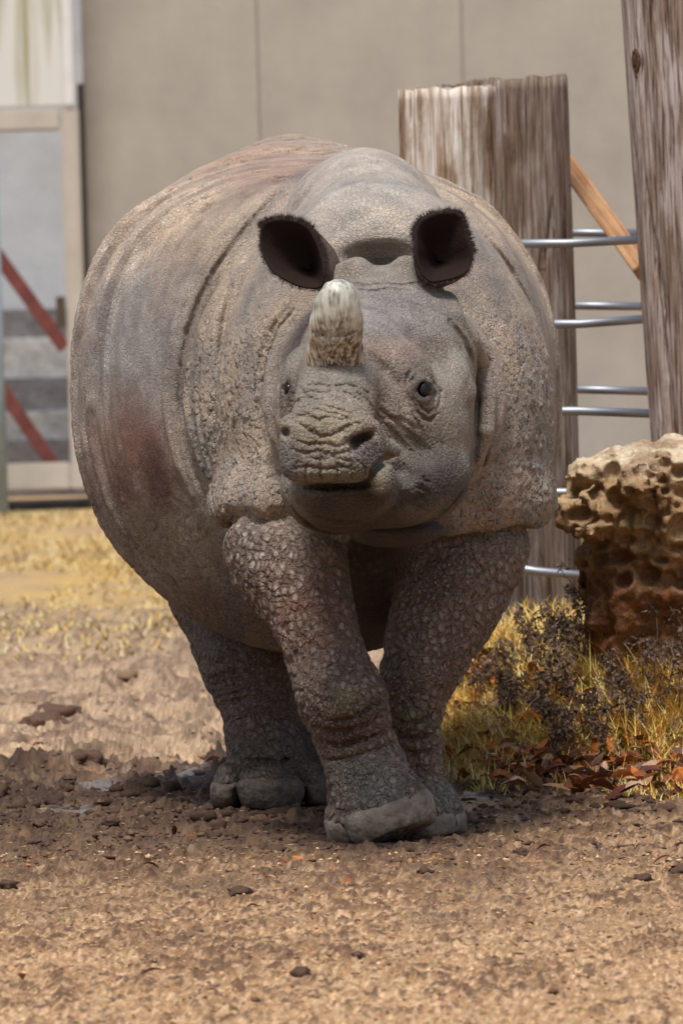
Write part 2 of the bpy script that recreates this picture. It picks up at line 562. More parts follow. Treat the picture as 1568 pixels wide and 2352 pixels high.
# ---- strokes drawn on the hide: (kind, radius, depth or height, blend, [(u, v), ...])
STROKES = []
def cut(r, d, k, *uv): STROKES.append(('cut', r, d, k, list(uv)))
def slot(r, k, *uv): STROKES.append(('slot', r, r, k, list(uv)))
def add(r, d, k, *uv): STROKES.append(('add', r, d, k, list(uv)))

# snout wrinkles
cut(.0050, .0045, .006, (707, 885), (733, 883), (764, 888), (794, 883), (822, 890))
cut(.0050, .0045, .006, (690, 905), (715, 897), (745, 903), (775, 896), (805, 906), (835, 925))
cut(.0060, .0060, .007, (676, 931), (702, 911), (728, 919), (759, 908), (792, 924), (820, 942), (843, 956))
cut(.0050, .0050, .006, (684, 941), (707, 931), (738, 928), (764, 936), (790, 944), (815, 955))
cut(.0060, .0065, .007, (657, 969), (682, 955), (707, 953), (733, 966), (756, 957), (785, 963), (815, 960))
cut(.0055, .0055, .006, (690, 975), (715, 992), (735, 1001), (760, 1000), (782, 989), (806, 976), (824, 972))
cut(.0045, .0040, .005, (685, 1012), (710, 1022), (745, 1018), (775, 1026), (800, 1014))
cut(.0045, .0045, .005, (738, 1020), (741, 1050), (736, 1085), (738, 1104))
cut(.0040, .0040, .005, (680, 1035), (684, 1062), (681, 1090))
cut(.0040, .0035, .005, (705, 1050), (735, 1056), (770, 1050), (800, 1060))
for _q in ((690, 890, 700, 925), (830, 892, 850, 912), (700, 1035, 702, 1100), (770, 1030, 773, 1104), (800, 1035, 806, 1098), (722, 985, 718, 1040), (752, 1000, 756, 1050), (788, 990, 792, 1040), (825, 1060, 840, 1090)):
    cut(.0038, .0040, .004, (_q[0], _q[1]), ((_q[0] + _q[2]) / 2 + 5, (_q[1] + _q[3]) / 2), (_q[2], _q[3]))
cut(.0042, .0045, .005, (672, 1030), (700, 1042), (730, 1036), (765, 1044), (800, 1036), (825, 1046))
cut(.0042, .0045, .005, (676, 1076), (705, 1070), (745, 1078), (785, 1070), (815, 1078))
cut(.0042, .0045, .005, (695, 938), (725, 940), (750, 947), (780, 952), (810, 966))
# cheek wrinkles
cut(.0055, .0050, .008, (822, 902), (856, 939), (884, 959), (920, 964), (955, 982))
cut(.0055, .0050, .008, (812, 915), (845, 950), (875, 976), (893, 1006), (908, 1034))
cut(.0055, .0050, .008, (862, 948), (895, 985), (933, 1029), (955, 1049))
cut(.0055, .0045, .008, (872, 940), (922, 980), (960, 1019), (985, 1035))
cut(.0045, .0040, .007, (905, 1000), (930, 1022), (946, 1040))
cut(.0130, .0130, .016, (858, 818), (889, 849), (914, 883), (928, 919), (932, 955))      # furrow in front of the brow
# round the eye
cut(.0060, .0075, .006, (934, 888), (936, 862), (944, 846), (958, 840), (974, 850), (986, 866))
cut(.0055, .0065, .006, (946, 916), (958, 946), (972, 962), (988, 966), (1005, 950))
cut(.0040, .0040, .006, (952, 912), (968, 936), (984, 948), (996, 938))
cut(.0040, .0035, .006, (990, 885), (1000, 905), (998, 925))
add(.0110, .0075, .008, (944, 894), (950, 881), (964, 875), (980, 879), (992, 892))
cut(.0040, .0050, .005, (940, 878), (952, 866), (968, 862), (986, 868), (998, 884))
cut(.0040, .0045, .005, (998, 880), (1012, 900), (1010, 925), (1000, 945))
cut(.0040, .0045, .005, (936, 905), (942, 935), (952, 962), (966, 985))
add(.0060, .0030, .008, (952, 910), (962, 919), (974, 920), (984, 912))
# modelling of the face
add(.050, .014, .04, (1040, 850), (1062, 900))
add(.050, .012, .05, (905, 828), (948, 832))
cut(.050, .014, .05, (975, 765), (1010, 800), (1020, 830))
cut(.045, .010, .05, (940, 1010), (985, 1030))
cut(.030, .010, .03, (700, 800), (694, 850))
add(.030, .010, .03, (1030, 690), (1046, 730))
# chin, jowl and the lower lip
cut(.0060, .0060, .010, (688, 1150), (718, 1180), (753, 1194), (805, 1201), (858, 1190), (905, 1168))
cut(.0050, .0050, .008, (880, 1130), (915, 1150), (945, 1150), (985, 1135))
for _i in range(9):
    _a = 1062 + _i * 11
    cut(.0055, .0060, .006, (896 + (_i % 3) * 6, _a), (918 + (_i * 7) % 11, _a + 12 + (_i % 2) * 6), (938 + (_i * 5) % 13, _a + 10), (962 + (_i * 11) % 25, _a + 22))
# forehead and crest
cut(.0045, .0040, .006, (800, 648), (840, 655), (880, 650), (930, 655), (965, 648))
cut(.0040, .0035, .006, (812, 662), (850, 668), (900, 663), (945, 668))
cut(.0070, .0100, .010, (850, 598), (874, 606), (900, 598))
# rolls of the neck beside the head
slot(.0085, .007, (676, 712), (642, 756), (618, 815), (606, 875), (606, 940), (614, 1010), (626, 1075))
add(.0150, .0080, .012, (690, 712), (655, 760), (631, 818), (620, 878), (620, 940), (628, 1005))
slot(.0060, .006, (655, 712), (622, 760), (598, 820), (588, 885), (590, 950))
slot(.0085, .007, (1050, 724), (1096, 772), (1122, 830), (1136, 900), (1130, 980), (1112, 1050), (1096, 1110))
slot(.0095, .008, (1034, 738), (1072, 790), (1092, 850), (1104, 920), (1100, 1000), (1088, 1070), (1060, 1130), (1010, 1185))
add(.0150, .0070, .012, (1042, 728), (1084, 778), (1108, 838), (1121, 908), (1116, 988), (1100, 1060))
slot(.0060, .006, (660, 1130), (690, 1190), (735, 1222), (790, 1228))
cut(.0060, .0060, .010, (1010, 660), (1046, 690), (1066, 715))
# folds of the fore legs
slot(.0070, .008, (738, 1648), (775, 1657), (820, 1645), (868, 1612), (882, 1600))
slot(.0070, .008, (722, 1668), (768, 1684), (820, 1672), (865, 1650))
slot(.0070, .008, (735, 1700), (780, 1712), (830, 1700), (880, 1682))
cut(.0060, .0050, .010, (745, 1745), (800, 1742), (850, 1725), (900, 1712))
slot(.0070, .008, (905, 1650), (935, 1662), (975, 1655), (998, 1640))
slot(.0070, .008, (910, 1690), (945, 1697), (985, 1690))
cut(.0060, .0060, .010, (925, 1725), (955, 1730), (985, 1724))
cut(.0060, .0050, .010, (930, 1760), (960, 1764), (985, 1758))
# hind leg folds above the hock
for _i in range(5):
    cut(.0060, .0035, .009, (480 + _i * 6, 1560 + _i * 14), (520, 1545 + _i * 17), (575, 1540 + _i * 15), (625, 1555 + _i * 12))
cut(.0060, .0060, .008, (505, 1765), (560, 1745), (640, 1750), (700, 1735))
# the corded fold behind the shoulder plate
_F = [(765, 338), (700, 390), (640, 442), (585, 500), (535, 562), (490, 625), (455, 695), (430, 765), (416, 840), (412, 920), (424, 1000), (446, 1075), (470, 1140)]
slot(.0105, .009, *_F)
add(.0130, .0080, .010, *[(u_ + 20, v_ + 3) for u_, v_ in _F])
slot(.0060, .006, *[(u_ + 38, v_ + 5) for u_, v_ in _F[2:]])
slot(.0085, .010, (600, 545), (560, 600), (532, 660), (514, 740), (505, 830), (501, 920), (496, 1020), (490, 1110), (486, 1165))
add(.0140, .0060, .012, *[(u_ - 26, v_ - 3) for u_, v_ in _F[3:]])
# and the same on the far shoulder
slot(.0085, .008, (1120, 545), (1180, 625), (1222, 705), (1245, 790), (1256, 880), (1258, 960))
# flank: fold in front of the thigh and long shallow folds
cut(.0120, .0120, .020, (512, 1260), (540, 1330), (580, 1400), (610, 1455))

def prep_strokes():
    allp = [p for s_ in STROKES for p in s_[4]]
    Y_, ok = hits(allp)
    out = []; i = 0
    for kind, r, d, k, uv in STROKES:
        if r < .0075 and kind == 'cut': kind = 'slot'; r *= .86; d = r * .8
        runs = [[]]; last = None
        for (u, v) in uv:
            if ok[i]:
                if last is not None and abs(Y_[i] - last) > .11: runs.append([])
                last = Y_[i]
                yy = Y_[i] + (-(r - d) if kind != 'add' else (r - d))
                runs[-1].append((P(u, v, yy).astype(np.float32), r))
            i += 1
        for pts in runs:
            n = len(pts)
            if n < 2: continue
            tap = [(p, r_ * (.45 if j in (0, n - 1) else 1)) for j, (p, r_) in enumerate(pts)]
            X = np.array([p for p, _ in tap])
            out.append((kind, k, tap, X.min(0) - r - k - .01 - np.array([0, 2 * r, 0]), X.max(0) + r + k + .01 + np.array([0, 2 * r, 0])))
    return out

def body1(Pt):
    f = body0(Pt)
    lo, hi = Pt.min(0), Pt.max(0)
    for kind, k, pts, a, b in PREP:
        if np.any(lo > b) or np.any(hi < a): continue
        m = np.all((Pt > a) & (Pt < b), axis=1)
        if not m.any(): continue
        if kind == 'slot':
            sc = np.array([1, .42, 1], np.float32)
            g = chain(Pt[m] * sc, [(p * sc, r_) for p, r_ in pts], .003)
        else: g = chain(Pt[m], pts, .003)
        f[m] = smin(f[m], g, k) if kind == 'add' else smax(f[m], -g, k)
    return f

# eyes, nostrils and mouth sit on the traced surface
_hy, _ok = hits([(969, 896), (672, 893), (838, 1003), (815, 1020), (656, 994), (664, 1096), (760, 1113), (826, 1110), (858, 1078), (890, 1054), (930, 1078)])
EYE = p3(969, 896, _hy[0] + .013)
EYE2 = p3(660, 893, _hy[1] + .014)
NOS = [p3(838, 1003, _hy[2]), p3(815, 1020, _hy[3]), p3(656, 994, _hy[4])]
MOU = [(p3(664, 1096, _hy[5]), .007), (p3(760, 1116, _hy[6]), .013), (p3(826, 1113, _hy[7]), .013), (p3(858, 1080, _hy[8]), .011), (p3(888, 1052, _hy[9]), .014), (p3(930, 1078, _hy[10]), .014)]
PREP = prep_strokes()
_EB = (np.array([-.3, 21.9, .7]), np.array([.35, 23.0, 1.25]))

def body(Pt):
    f = body1(Pt)
    m = np.all((Pt > _EB[0]) & (Pt < _EB[1]), axis=1)
    if m.any():
        Q_ = Pt[m]; g = f[m]
        g = smax(g, -chain(Q_, MOU, .006), .008)
        g = smax(g, -chain(Q_, [(p + np.array([0, .028, -.002], np.float32), r_ * .9) for p, r_ in MOU], .006), .006)
        g = smax(g, -ell(Q_, p3(758, 1117, _hy[6] + .01), (.098, .07, .0095)), .006)
        g = smax(g, -ell(Q_, p3(932, 1074, _hy[10] + .0), (.028, .045, .028)), .02)
        g = smax(g, -ell(Q_, NOS[0], (.028, .055, .0125), rotm('Y', -22)), .010)
        g = smax(g, -ell(Q_, NOS[1], (.012, .045, .016)), .010)
        g = smax(g, -ell(Q_, NOS[2], (.012, .045, .013), rotm('Y', 30)), .008)
        g = smax(g, -ell(Q_, EYE + np.array([0, -.008, 0], np.float32), (.0165, .022, .0195)), .004)
        g = smax(g, -ell(Q_, EYE2, (.005, .03, .011), rotm('Y', 14)), .005)
        f[m] = g
    return f

def build_body(h):
    V, Q = surface_nets(body, (-.78, 21.95, -.03), (.66, 26.2, 1.74), h)
    return V, Q
# ------------------------------------------------------------------ ears, horn, eyes, toenails
def smooth_loop(pts, n):
    X = np.array(pts, float); m = len(X)
    t = np.linspace(0, m, n, endpoint=False); i = t.astype(int); f = (t - i)[:, None]
    a, b, c, d = X[(i - 1) % m], X[i % m], X[(i + 1) % m], X[(i + 2) % m]
    return 0.5 * (2 * b + (c - a) * f + (2 * a - 5 * b + 4 * c - d) * f ** 2 + (3 * b - a - 3 * c + d) * f ** 3)

def ear(rim, base, hollow, yback, flip=1):
    """cup-shaped ear: rim (u, v, Y) loop; returns verts, quads and the rim in 3-D"""
    n = 96
    R3 = smooth_loop([P(*p) for p in rim], n)
    B = P(*base); H = P(*hollow)
    rows = []
    cen = R3.mean(0)
    # outer skin from the base of the ear to the rim
    for t in np.linspace(1, 0, 14):
        sq = R3 * (1 - t) + B * t
        bul = math.sin(math.pi * min(1, t * 1.05)) ** 0.8
        out = (R3 - cen); out[:, 1] = 0
        nn = np.linalg.norm(out, axis=1)[:, None] + 1e-6
        q = sq + out / nn * 0.014 * bul
        q[:, 1] += yback * bul * (1 - 0.35 * t)
        rows.append(q)
    # rolled rim and inner skin
    inn = cen - R3; inn[:, 1] = 0; inn /= np.linalg.norm(inn, axis=1)[:, None] + 1e-6
    rows.append(R3 + inn * .003 + np.array([0, -.004, 0]))
    rows.append(R3 + inn * .007 + np.array([0, -.001, 0]))
    for t in np.linspace(0.05, 1, 14):
        s_ = t ** 0.8
        q = (R3 + inn * .007) * (1 - s_) + H * s_
        q[:, 1] = (R3[:, 1] + .0) * (1 - t) + H[1] * t + 0.0
        q[:, 1] += (H[1] - R3[:, 1]) * 0.45 * math.sin(math.pi * t * 0.9) 
        rows.append(q)
    V = np.concatenate(rows); m = len(rows)
    Q = []
    for r in range(m - 1):
        for k in range(n):
            Q.append((r * n + k, r * n + (k + 1) % n, (r + 1) * n + (k + 1) % n, (r + 1) * n + k))
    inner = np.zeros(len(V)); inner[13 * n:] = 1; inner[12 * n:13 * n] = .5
    return V, np.array(Q)[:, ::flip], R3, inner

EARL = [(600, 525, 22.97), (612, 510, 22.97), (640, 503, 22.97), (672, 505, 22.965), (705, 517, 22.955), (728, 548, 22.94), (742, 585, 22.92), (748, 625, 22.90),
        (742, 655, 22.90), (725, 664, 22.90), (690, 660, 22.91), (655, 645, 22.92), (625, 625, 22.94), (604, 590, 22.96), (597, 555, 22.97)]
EARR = [(951, 560, 22.93), (952, 530, 22.95), (965, 507, 22.97), (1000, 490, 22.98), (1040, 488, 22.99), (1060, 498, 22.99), (1068, 525, 22.985), (1075, 550, 22.98),
        (1085, 580, 22.975), (1083, 605, 22.97), (1070, 628, 22.95), (1040, 642, 22.93), (1010, 648, 22.92), (990, 650, 22.91), (968, 632, 22.915), (954, 600, 22.92)]

def hair_mesh(rim, sel, n, ln, seed, width=.0008, out=1.0):
    """fine hairs growing outward from a stretch of the rim"""
    r = np.random.default_rng(seed); V = []; Fc = []
    cen = rim.mean(0)
    for i in range(n):
        t = r.uniform(sel[0], sel[1]) * len(rim)
        a, b = rim[int(t) % len(rim)], rim[(int(t) + 1) % len(rim)]
        p = a + (b - a) * (t % 1) + r.normal(0, .003, 3) * np.array([.4, 1, .4])
        d = (p - cen); d[1] = 0; d /= np.linalg.norm(d)
        d = d + r.normal(0, .35, 3); d /= np.linalg.norm(d)
        l = ln * r.uniform(.4, 1.25)
        side = np.array([d[2], 0, -d[0]]); side /= np.linalg.norm(side) + 1e-6
        bend = r.normal(0, .18, 3) * l
        k = len(V)
        V += [p - side * width, p + side * width, p + d * l * .55 + bend * .4 + side * width * .7, p + d * l * .55 + bend * .4 - side * width * .7, p + d * l + bend]
        Fc += [(k, k + 1, k + 2, k + 3), (k + 3, k + 2, k + 4)]
    return np.array(V), Fc

def horn_f(Pt):
    f = chain(Pt, dense([(p3(770, 880, 22.54), .082), (p3(770, 840, 22.47), .0665), (p3(770, 800, 22.43), .0590), (p3(771, 768, 22.40), .0550), (p3(771, 757, 22.39), .0575), (p3(773, 735, 22.37), .0560),
                         (p3(776, 700, 22.345), .0485), (p3(778, 680, 22.335), .038)]), .004)
    # worn step round the horn
    st = chain(Pt, [(p3(722, 762, 22.36), .005), (p3(745, 767, 22.332), .0085), (p3(790, 766, 22.330), .008), (p3(818, 758, 22.35), .004)], .004)
    f = smax(f, -st, .004)
    # fibres and a ragged foot
    ang = np.arctan2(Pt[:, 0] - p3(772, 760, 22.42)[0], -(Pt[:, 1] - 22.42))
    low = sstep(1.20, 1.12, Pt[:, 2])
    A = np.stack([ang * 9, Pt[:, 2] * 9, ang * 0], 1).astype(np.float32)
    A2 = np.stack([ang * 22, Pt[:, 2] * 14, ang * 0 + 3], 1).astype(np.float32)
    f = f + vnoise(A, 1.0, 3) * (.0012 + .0030 * low) + vnoise(A2, 1.0, 5) * (.0008 + .0026 * low)
    f = f + vnoise(Pt, 45., 9) * .0016
    return f

def nail_f(c, r, rot, top_p, top_n, yback, sole=None, grow=.006):
    c = np.asarray(c); r = np.asarray(r) + grow
    def f(Pt):
        D = Pt - np.asarray(c, np.float32)
        if rot is not None: D = D @ np.array(rot, np.float32)
        g = ((np.abs(D / r.astype(np.float32)) ** 2.15).sum(1) ** (1 / 2.15) - 1) * float(r.min())
        g = smax(g, ((Pt - np.asarray(top_p, np.float32)) @ np.asarray(top_n, np.float32)), .022)
        g = smax(g, Pt[:, 1] - yback, .006)
        if sole is None: g = smax(g, -Pt[:, 2] + .003, .005)
        else: g = smax(g, -((Pt - np.asarray(sole[0], np.float32)) @ (np.asarray(sole[1], np.float32) / np.linalg.norm(sole[1]))), .004)
        g = g + vnoise(Pt, 30., 4) * .0018 + vnoise(Pt * np.array([1, 1, 3], np.float32), 60., 8) * .0008
        return g
    return f

def net_obj(name, fun, lo, hi, h, mat, parent, proj=1):
    V, Q = surface_nets(fun, lo, hi, h, block=16)
    if proj: V, N = project(fun, V, proj, h * .6, h * .5)
    return mesh_np(name, V, Q, mat, parent)

def rhino_parts(rh, M_):
    obs = []
    for rim, base, hol, fl, seed in (([(u, v, y - .07) for u, v, y in EARL], (785, 622, 22.97), (712, 620, 22.945), 1, 1), ([(u, v, y - .09) for u, v, y in EARR], (985, 650, 22.99), (1005, 600, 22.935), 1, 2)):
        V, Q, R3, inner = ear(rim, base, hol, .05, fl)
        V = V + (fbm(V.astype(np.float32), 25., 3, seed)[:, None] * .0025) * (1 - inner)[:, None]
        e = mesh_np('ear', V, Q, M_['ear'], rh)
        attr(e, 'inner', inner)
        HV, HF = hair_mesh(R3, (0.0, .42) if seed == 1 else (.02, .50), 1000, .014, seed, .0006)
        HV2, HF2 = hair_mesh(R3, (0.0, 1.0), 700, .008, seed + 5, .0006)
        o = mesh_np('ear_hair', np.concatenate([HV, HV2]), HF + [tuple(i + len(HV) for i in q) for q in HF2], M_['hair'], e)
        o['kind'] = 'stuff'
        obs.append(e)
    c = p3(772, 760, 22.4)
    net_obj('horn', horn_f, c - np.array([.11, .16, .16]), c + np.array([.11, .22, .15]), .0042, M_['horn'], rh)
    for ctr, r in ((EYE + np.array([0, .008, 0]), .0240), (EYE2 + np.array([.004, .008, 0]), .013)):
        bm = bmesh.new(); bmesh.ops.create_uvsphere(bm, u_segments=32, v_segments=20, radius=r)
        Ve = np.array([v.co[:] for v in bm.verts]) + ctr + np.array([0, .003, 0]); Fe = [tuple(v.index for v in f.verts) for f in bm.faces]; bm.free()
        mesh_np('eye', Ve, Fe, M_['eye'], rh)
    I = None
    fsole = FSOLE
    nl = [  # centre, radii, rotation, top point, top normal, yback, sole
        (p3(876, 1880, 22.815), (.080, .070, .066), rotm('Y', -12), p3(868, 1848, 22.75), (-.25, .0, .97), 22.86, fsole),
        (p3(944, 1845, 22.88), (.046, .080, .070), rotm('Y', -16), p3(948, 1818, 22.8), (-.2, 0, .98), 22.92, fsole),
        (p3(792, 1885, 22.92), (.042, .075, .065), rotm('Y', -6), p3(790, 1880, 22.85), (.1, 0, .99), 22.97, fsole),
        (p3(975, 1888, 23.055), (.066, .06, .062), None, p3(975, 1866, 23.0), (0, 0, 1), 23.10, None),
        (p3(1034, 1882, 23.14), (.032, .07, .058), None, p3(1030, 1862, 23.0), (.1, 0, 1), 23.18, None),
        (p3(622, 1812, 24.32), (.076, .07, .062), None, p3(622, 1788, 24.25), (0, 0, 1), 24.37, None),
        (p3(520, 1806, 24.40), (.034, .08, .060), rotm('Y', 10), p3(527, 1795, 24.3), (0, 0, 1), 24.44, None),
        (p3(724, 1806, 24.40), (.030, .08, .062), rotm('Y', -10), p3(716, 1792, 24.3), (0, 0, 1), 24.44, None)]
    for c, r, ro, tp, tn, yb, so in nl:
        m = max(r) + .03
        net_obj('toenail', nail_f(c, r, ro, tp, tn, yb, so), c - m, c + m, .006, M_['mudnail' if c[1] > 24 else 'nail'], rh)
# ------------------------------------------------------------------ hide: relief and colour of the body
def uv_of(V):
    D = V - np.array([0, 0, CAM_H])
    z = D @ _fw
    return 784 + F_PX * (D @ _R) / z, 1176 - F_PX * (D @ _U) / z

def blob(u, v, cu, cv, ru, rv, soft=.5, nz=0):
    d = np.sqrt(((u - cu) / ru) ** 2 + ((v - cv) / rv) ** 2) + nz
    return sstep(1 + soft, 1 - soft, d)

def hide(V, N):
    """displaced vertices, colour and gloss per vertex"""
    n = len(V)
    V32 = V.astype(np.float32)
    u, v = uv_of(V)
    # which part of the animal
    ks = ['barrel', 'haunch', 's2', 's1', 'neck', 'head', 'fl', 'fr', 'hl', 'hr']
    W = np.zeros((len(ks), n), np.float32)
    o = np.argsort((V[:, 1] / .2).astype(int) * 1000 + (V[:, 2] / .2).astype(int))
    for i in range(0, n, 60000):
        s_ = o[i:i + 60000]; c = comps(V32[s_])
        W[:, s_] = np.stack([np.exp(-np.clip(c[k], -.2, .3) / .02) for k in ks])
    W /= W.sum(0)
    w = dict(zip(ks, W))
    wplate = w['s1'] + w['s2']; wleg = w['fl'] + w['fr'] + w['hl'] + w['hr']; whead = w['head']; wbar = w['barrel'] + w['haunch']; wneck = w['neck']
    n1 = fbm(V32, 3.1, 4, 11); n2 = fbm(V32, 9.0, 4, 12); n3 = fbm(V32, 30.0, 3, 13)
    vis = (N @ _fw) < .35
    disp = np.zeros(n)
    disp += .006 * n1 + .0025 * n2 * (1 - .5 * whead)
    # tubercles on the plates
    idx = np.where(vis & (wplate + wneck > .05))[0]
    tub = np.zeros(n); tubc = np.zeros(n)
    if len(idx):
        Pq = V32[idx] + (.004 * n2[idx])[:, None]
        F1, F2, R = voro(Pq, 38., 21)
        rad = .28 + .26 * R
        b = np.clip(1 - F1 / rad, 0, 1); b = np.sqrt(b) * b ** .5 * (R > .22)
        F1b, F2b, Rb = voro(Pq, 74., 22)
        bb = np.clip(1 - F1b / .42, 0, 1); bb = bb * bb * (3 - 2 * bb) * (Rb > .25)
        lowz = sstep(1.28, .95, V[idx, 2])
        side = sstep(.10, .28, np.abs(V[idx, 0] - .085))
        k = wplate[idx] * np.maximum(lowz, .12) * np.maximum(side, .1)
        tub[idx] = k * (1 - .45 * w['s2'][idx]) * (.0070 * b * (.35 + R) + .0030 * bb * (.3 + .7 * lowz))
        tubc[idx] = np.clip(k * (b * 1.2 + .5 * bb), 0, 1)
    disp += tub
    # pebbled scales of the legs and lower flanks
    lowflank = wbar * sstep(.95, .6, V[:, 2])
    sc = np.clip(wleg + .55 * lowflank + .3 * w['s1'] * sstep(.95, .75, V[:, 2]), 0, 1)
    idx = np.where(vis & (sc > .03))[0]
    tip = np.zeros(n); celr = np.full(n, .5)
    if len(idx):
        # stretched a little along the limb
        Pq = V32[idx] * np.array([1.12, 1.0, .88], np.float32) + .006 * np.stack([n2[idx], n1[idx], n2[idx]], 1).astype(np.float32)
        F1, F2, R = voro(Pq, 30., 31, .8)
        disp[idx] += sc[idx] * (.0035 * sstep(0, .4, F2 - F1) - .002)
        # crease lines running round the limb
        q = vnoise(np.stack([V32[idx, 0] * 4, V32[idx, 1] * 4, V32[idx, 2] * 26 + 1.5 * n2[idx]], 1).astype(np.float32), 1.0, 41)
        disp[idx] -= sc[idx] * .0050 * sstep(.12, .0, np.abs(q))
    # face: small creases
    idx = np.where(vis & (whead > .05))[0]
    if len(idx):
        Pq = V32[idx] * np.array([1, 1, 1.7], np.float32)
        F1, F2, R = voro(Pq, 78., 51, .95)
        k = whead[idx] * (.35 + .65 * blob(u[idx], v[idx], 770, 1010, 150, 130) + .3 * blob(u[idx], v[idx], 1010, 1120, 110, 90))
        disp[idx] += k * (.0034 * sstep(0, .22, F2 - F1) - .0024)
        lines = vnoise(np.stack([(u[idx] + .5 * v[idx]) * .006, (v[idx] - .55 * u[idx]) * .055 + 2.0 * n2[idx], u[idx] * 0], 1).astype(np.float32), 1.0, 52)
        disp[idx] -= whead[idx] * .0028 * sstep(.14, 0, np.abs(lines)) * blob(u[idx], v[idx], 905, 985, 75, 75)
    # wrinkles across the neck behind the ears
    k = (wneck + w['s1'] * .7 + w['s2'] * .5) * np.exp(-((u - 880) / 120) ** 2) * sstep(640, 590, v) * sstep(420, 500, v)
    rr = np.sqrt((u - 880) ** 2 + ((v - 640) * 1.6) ** 2)
    disp += k * .0032 * np.sin(rr * .30 + 5.0 * n2) * (.5 + n1)
    # long folds over the flank and streaks down the haunch
    k = w['barrel'] * sstep(24.12, 24.4, V[:, 1]) * sstep(25.15, 24.95, V[:, 1]) * sstep(.45, .75, V[:, 2]) * sstep(1.56, 1.40, V[:, 2])
    ph = V[:, 1] * 62 + 5.5 * n1 + .5 * np.sin(V[:, 2] * 5)
    amp = .62 + .5 * vnoise(np.stack([V32[:, 1] * 7, V32[:, 2] * 1.2, V32[:, 1] * 0], 1).astype(np.float32), 1.0, 61)
    disp += k * amp * .0140 * ((1 - np.abs(np.sin(ph * .5))) ** 1.5 * 2 + .5 * np.sin(ph * 2.3 + 1))
    # cracked crust along the back
    k = wbar * sstep(1.40, 1.50, V[:, 2]) * sstep(24.0, 24.2, V[:, 1])
    idx = np.where(vis & (k > .03))[0]
    crust = np.zeros(n)
    if len(idx):
        F1, F2, R = voro(V32[idx] * np.array([.7, 1.8, 1], np.float32) + (.02 * n2[idx])[:, None], 15., 71)
        cr = sstep(.16, .0, F2 - F1) * sstep(-.1, .25, n2[idx])
        crust[idx] = k[idx] * cr
        disp[idx] -= k[idx] * cr * .010
    disp += .0010 * n3
    V2 = V + N * disp[:, None]

    # ---------------- colour (pigment, dust, mud and some painted light and shade)
    def c3(r, g, b):
        f = lambda x: (x / 255) ** 2.2
        return np.array([f(r), f(g), f(b)])
    C = np.tile(c3(150, 137, 124), (n, 1))
    def mix(col, m):
        nonlocal C
        C = C * (1 - m[:, None]) + col[None, :] * m[:, None]
    j = n1 * .35 + n2 * .25
    # dust on the back, paler to paint its top highlight; greyer lower down
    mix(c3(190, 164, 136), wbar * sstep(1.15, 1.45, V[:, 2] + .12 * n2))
    mix(c3(158, 134, 114), wbar * sstep(.15, .5, n1 + .4 * n2) * .7)
    mix(c3(160, 122, 100), (wbar * blob(u, v, 620, 390, 150, 70, .8, 1.5 * j)) * .75)
    mix(c3(140, 136, 134), wbar * blob(u, v, 330, 800, 130, 200, .6, j) * .8)
    mix(c3(112, 92, 76), wbar * blob(u, v, 300, 1120, 120, 120, .6, j) * .55)
    mix(c3(134, 118, 88), wbar * blob(u, v, 370, 1240, 140, 90, .7, 1.5 * j) * .7)
    mix(c3(110, 90, 72), wbar * blob(u, v, 520, 1400, 150, 80, .5, j) * .8)
    mix(c3(70, 52, 44), crust * .8)
    # darker grey band down the fold behind the shoulder
    fu = np.interp(v, [338, 442, 562, 695, 840, 1000, 1150, 1285], [770, 645, 540, 460, 421, 429, 482, 536])
    mix(c3(104, 97, 92), np.clip(wbar + w['s2'], 0, 1) * np.exp(-((u - fu) / (26 + 10 * n2)) ** 2) * sstep(340, 420, v) * .6)
    # streaks down the flank
    sk = vnoise(np.stack([V32[:, 1] * 26, V32[:, 2] * 2.2, V32[:, 0] * 0], 1).astype(np.float32), 1.0, 66)
    mix(c3(176, 164, 150), wbar * sstep(.25, .6, sk) * sstep(.5, .8, V[:, 2]) * .45)
    mix(c3(116, 98, 84), wbar * sstep(.25, .6, -sk) * sstep(.5, .8, V[:, 2]) * .40)
    mix(c3(112, 72, 54), wbar * blob(u, v, 310, 1030, 90, 130, .6, 2.0 * j) * .9)
    mix(c3(80, 38, 27), wbar * blob(u, v, 355, 1050, 34, 95, .7, 2.0 * j) * .9)
    # plates: tan ground, grey tubercles
    mix(c3(168, 146, 122), wplate * sstep(-.35, .3, n2 + .5 * n1) * .8)
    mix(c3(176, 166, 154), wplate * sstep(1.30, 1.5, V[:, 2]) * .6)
    mix(c3(138, 134, 132), np.clip(tubc * 1.1, 0, 1) * .75)
    mix(c3(176, 164, 148), np.clip(tubc, 0, 1) * sstep(.1, .3, n2) * .5)
    mix(c3(140, 112, 92), wplate * sstep(1050, 1160, v) * sstep(-.2, .4, n2) * .6)
    mix(c3(138, 122, 112), wneck * .5)
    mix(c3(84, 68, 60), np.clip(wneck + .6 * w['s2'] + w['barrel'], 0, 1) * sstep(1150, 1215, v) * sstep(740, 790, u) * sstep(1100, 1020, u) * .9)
    # legs
    mix(c3(112, 88, 73), wleg * .92)
    mix(c3(112, 74, 56), (w['fl'] * blob(u, v, 690, 1400, 90, 110, .7, 1.5 * j)) * .75)
    mix(c3(100, 66, 52), w['fl'] * blob(u, v, 820, 1690, 80, 50, .5, j) * .5)
    mix(c3(124, 114, 88), w['fl'] * blob(u, v, 800, 1605, 55, 40, .6, 1.5 * j) * .75)
    mix(c3(130, 124, 110), w['fl'] * blob(u, v, 845, 1785, 90, 66, .6, 1.2 * j) * .85)
    mix(c3(120, 118, 100), w['fr'] * blob(u, v, 1005, 1830, 60, 40, .5, j) * .8)
    mix(c3(116, 108, 86), w['fr'] * blob(u, v, 960, 1640, 50, 40, .5, j) * .6)
    mix(c3(92, 74, 60), w['hl'] * .6)
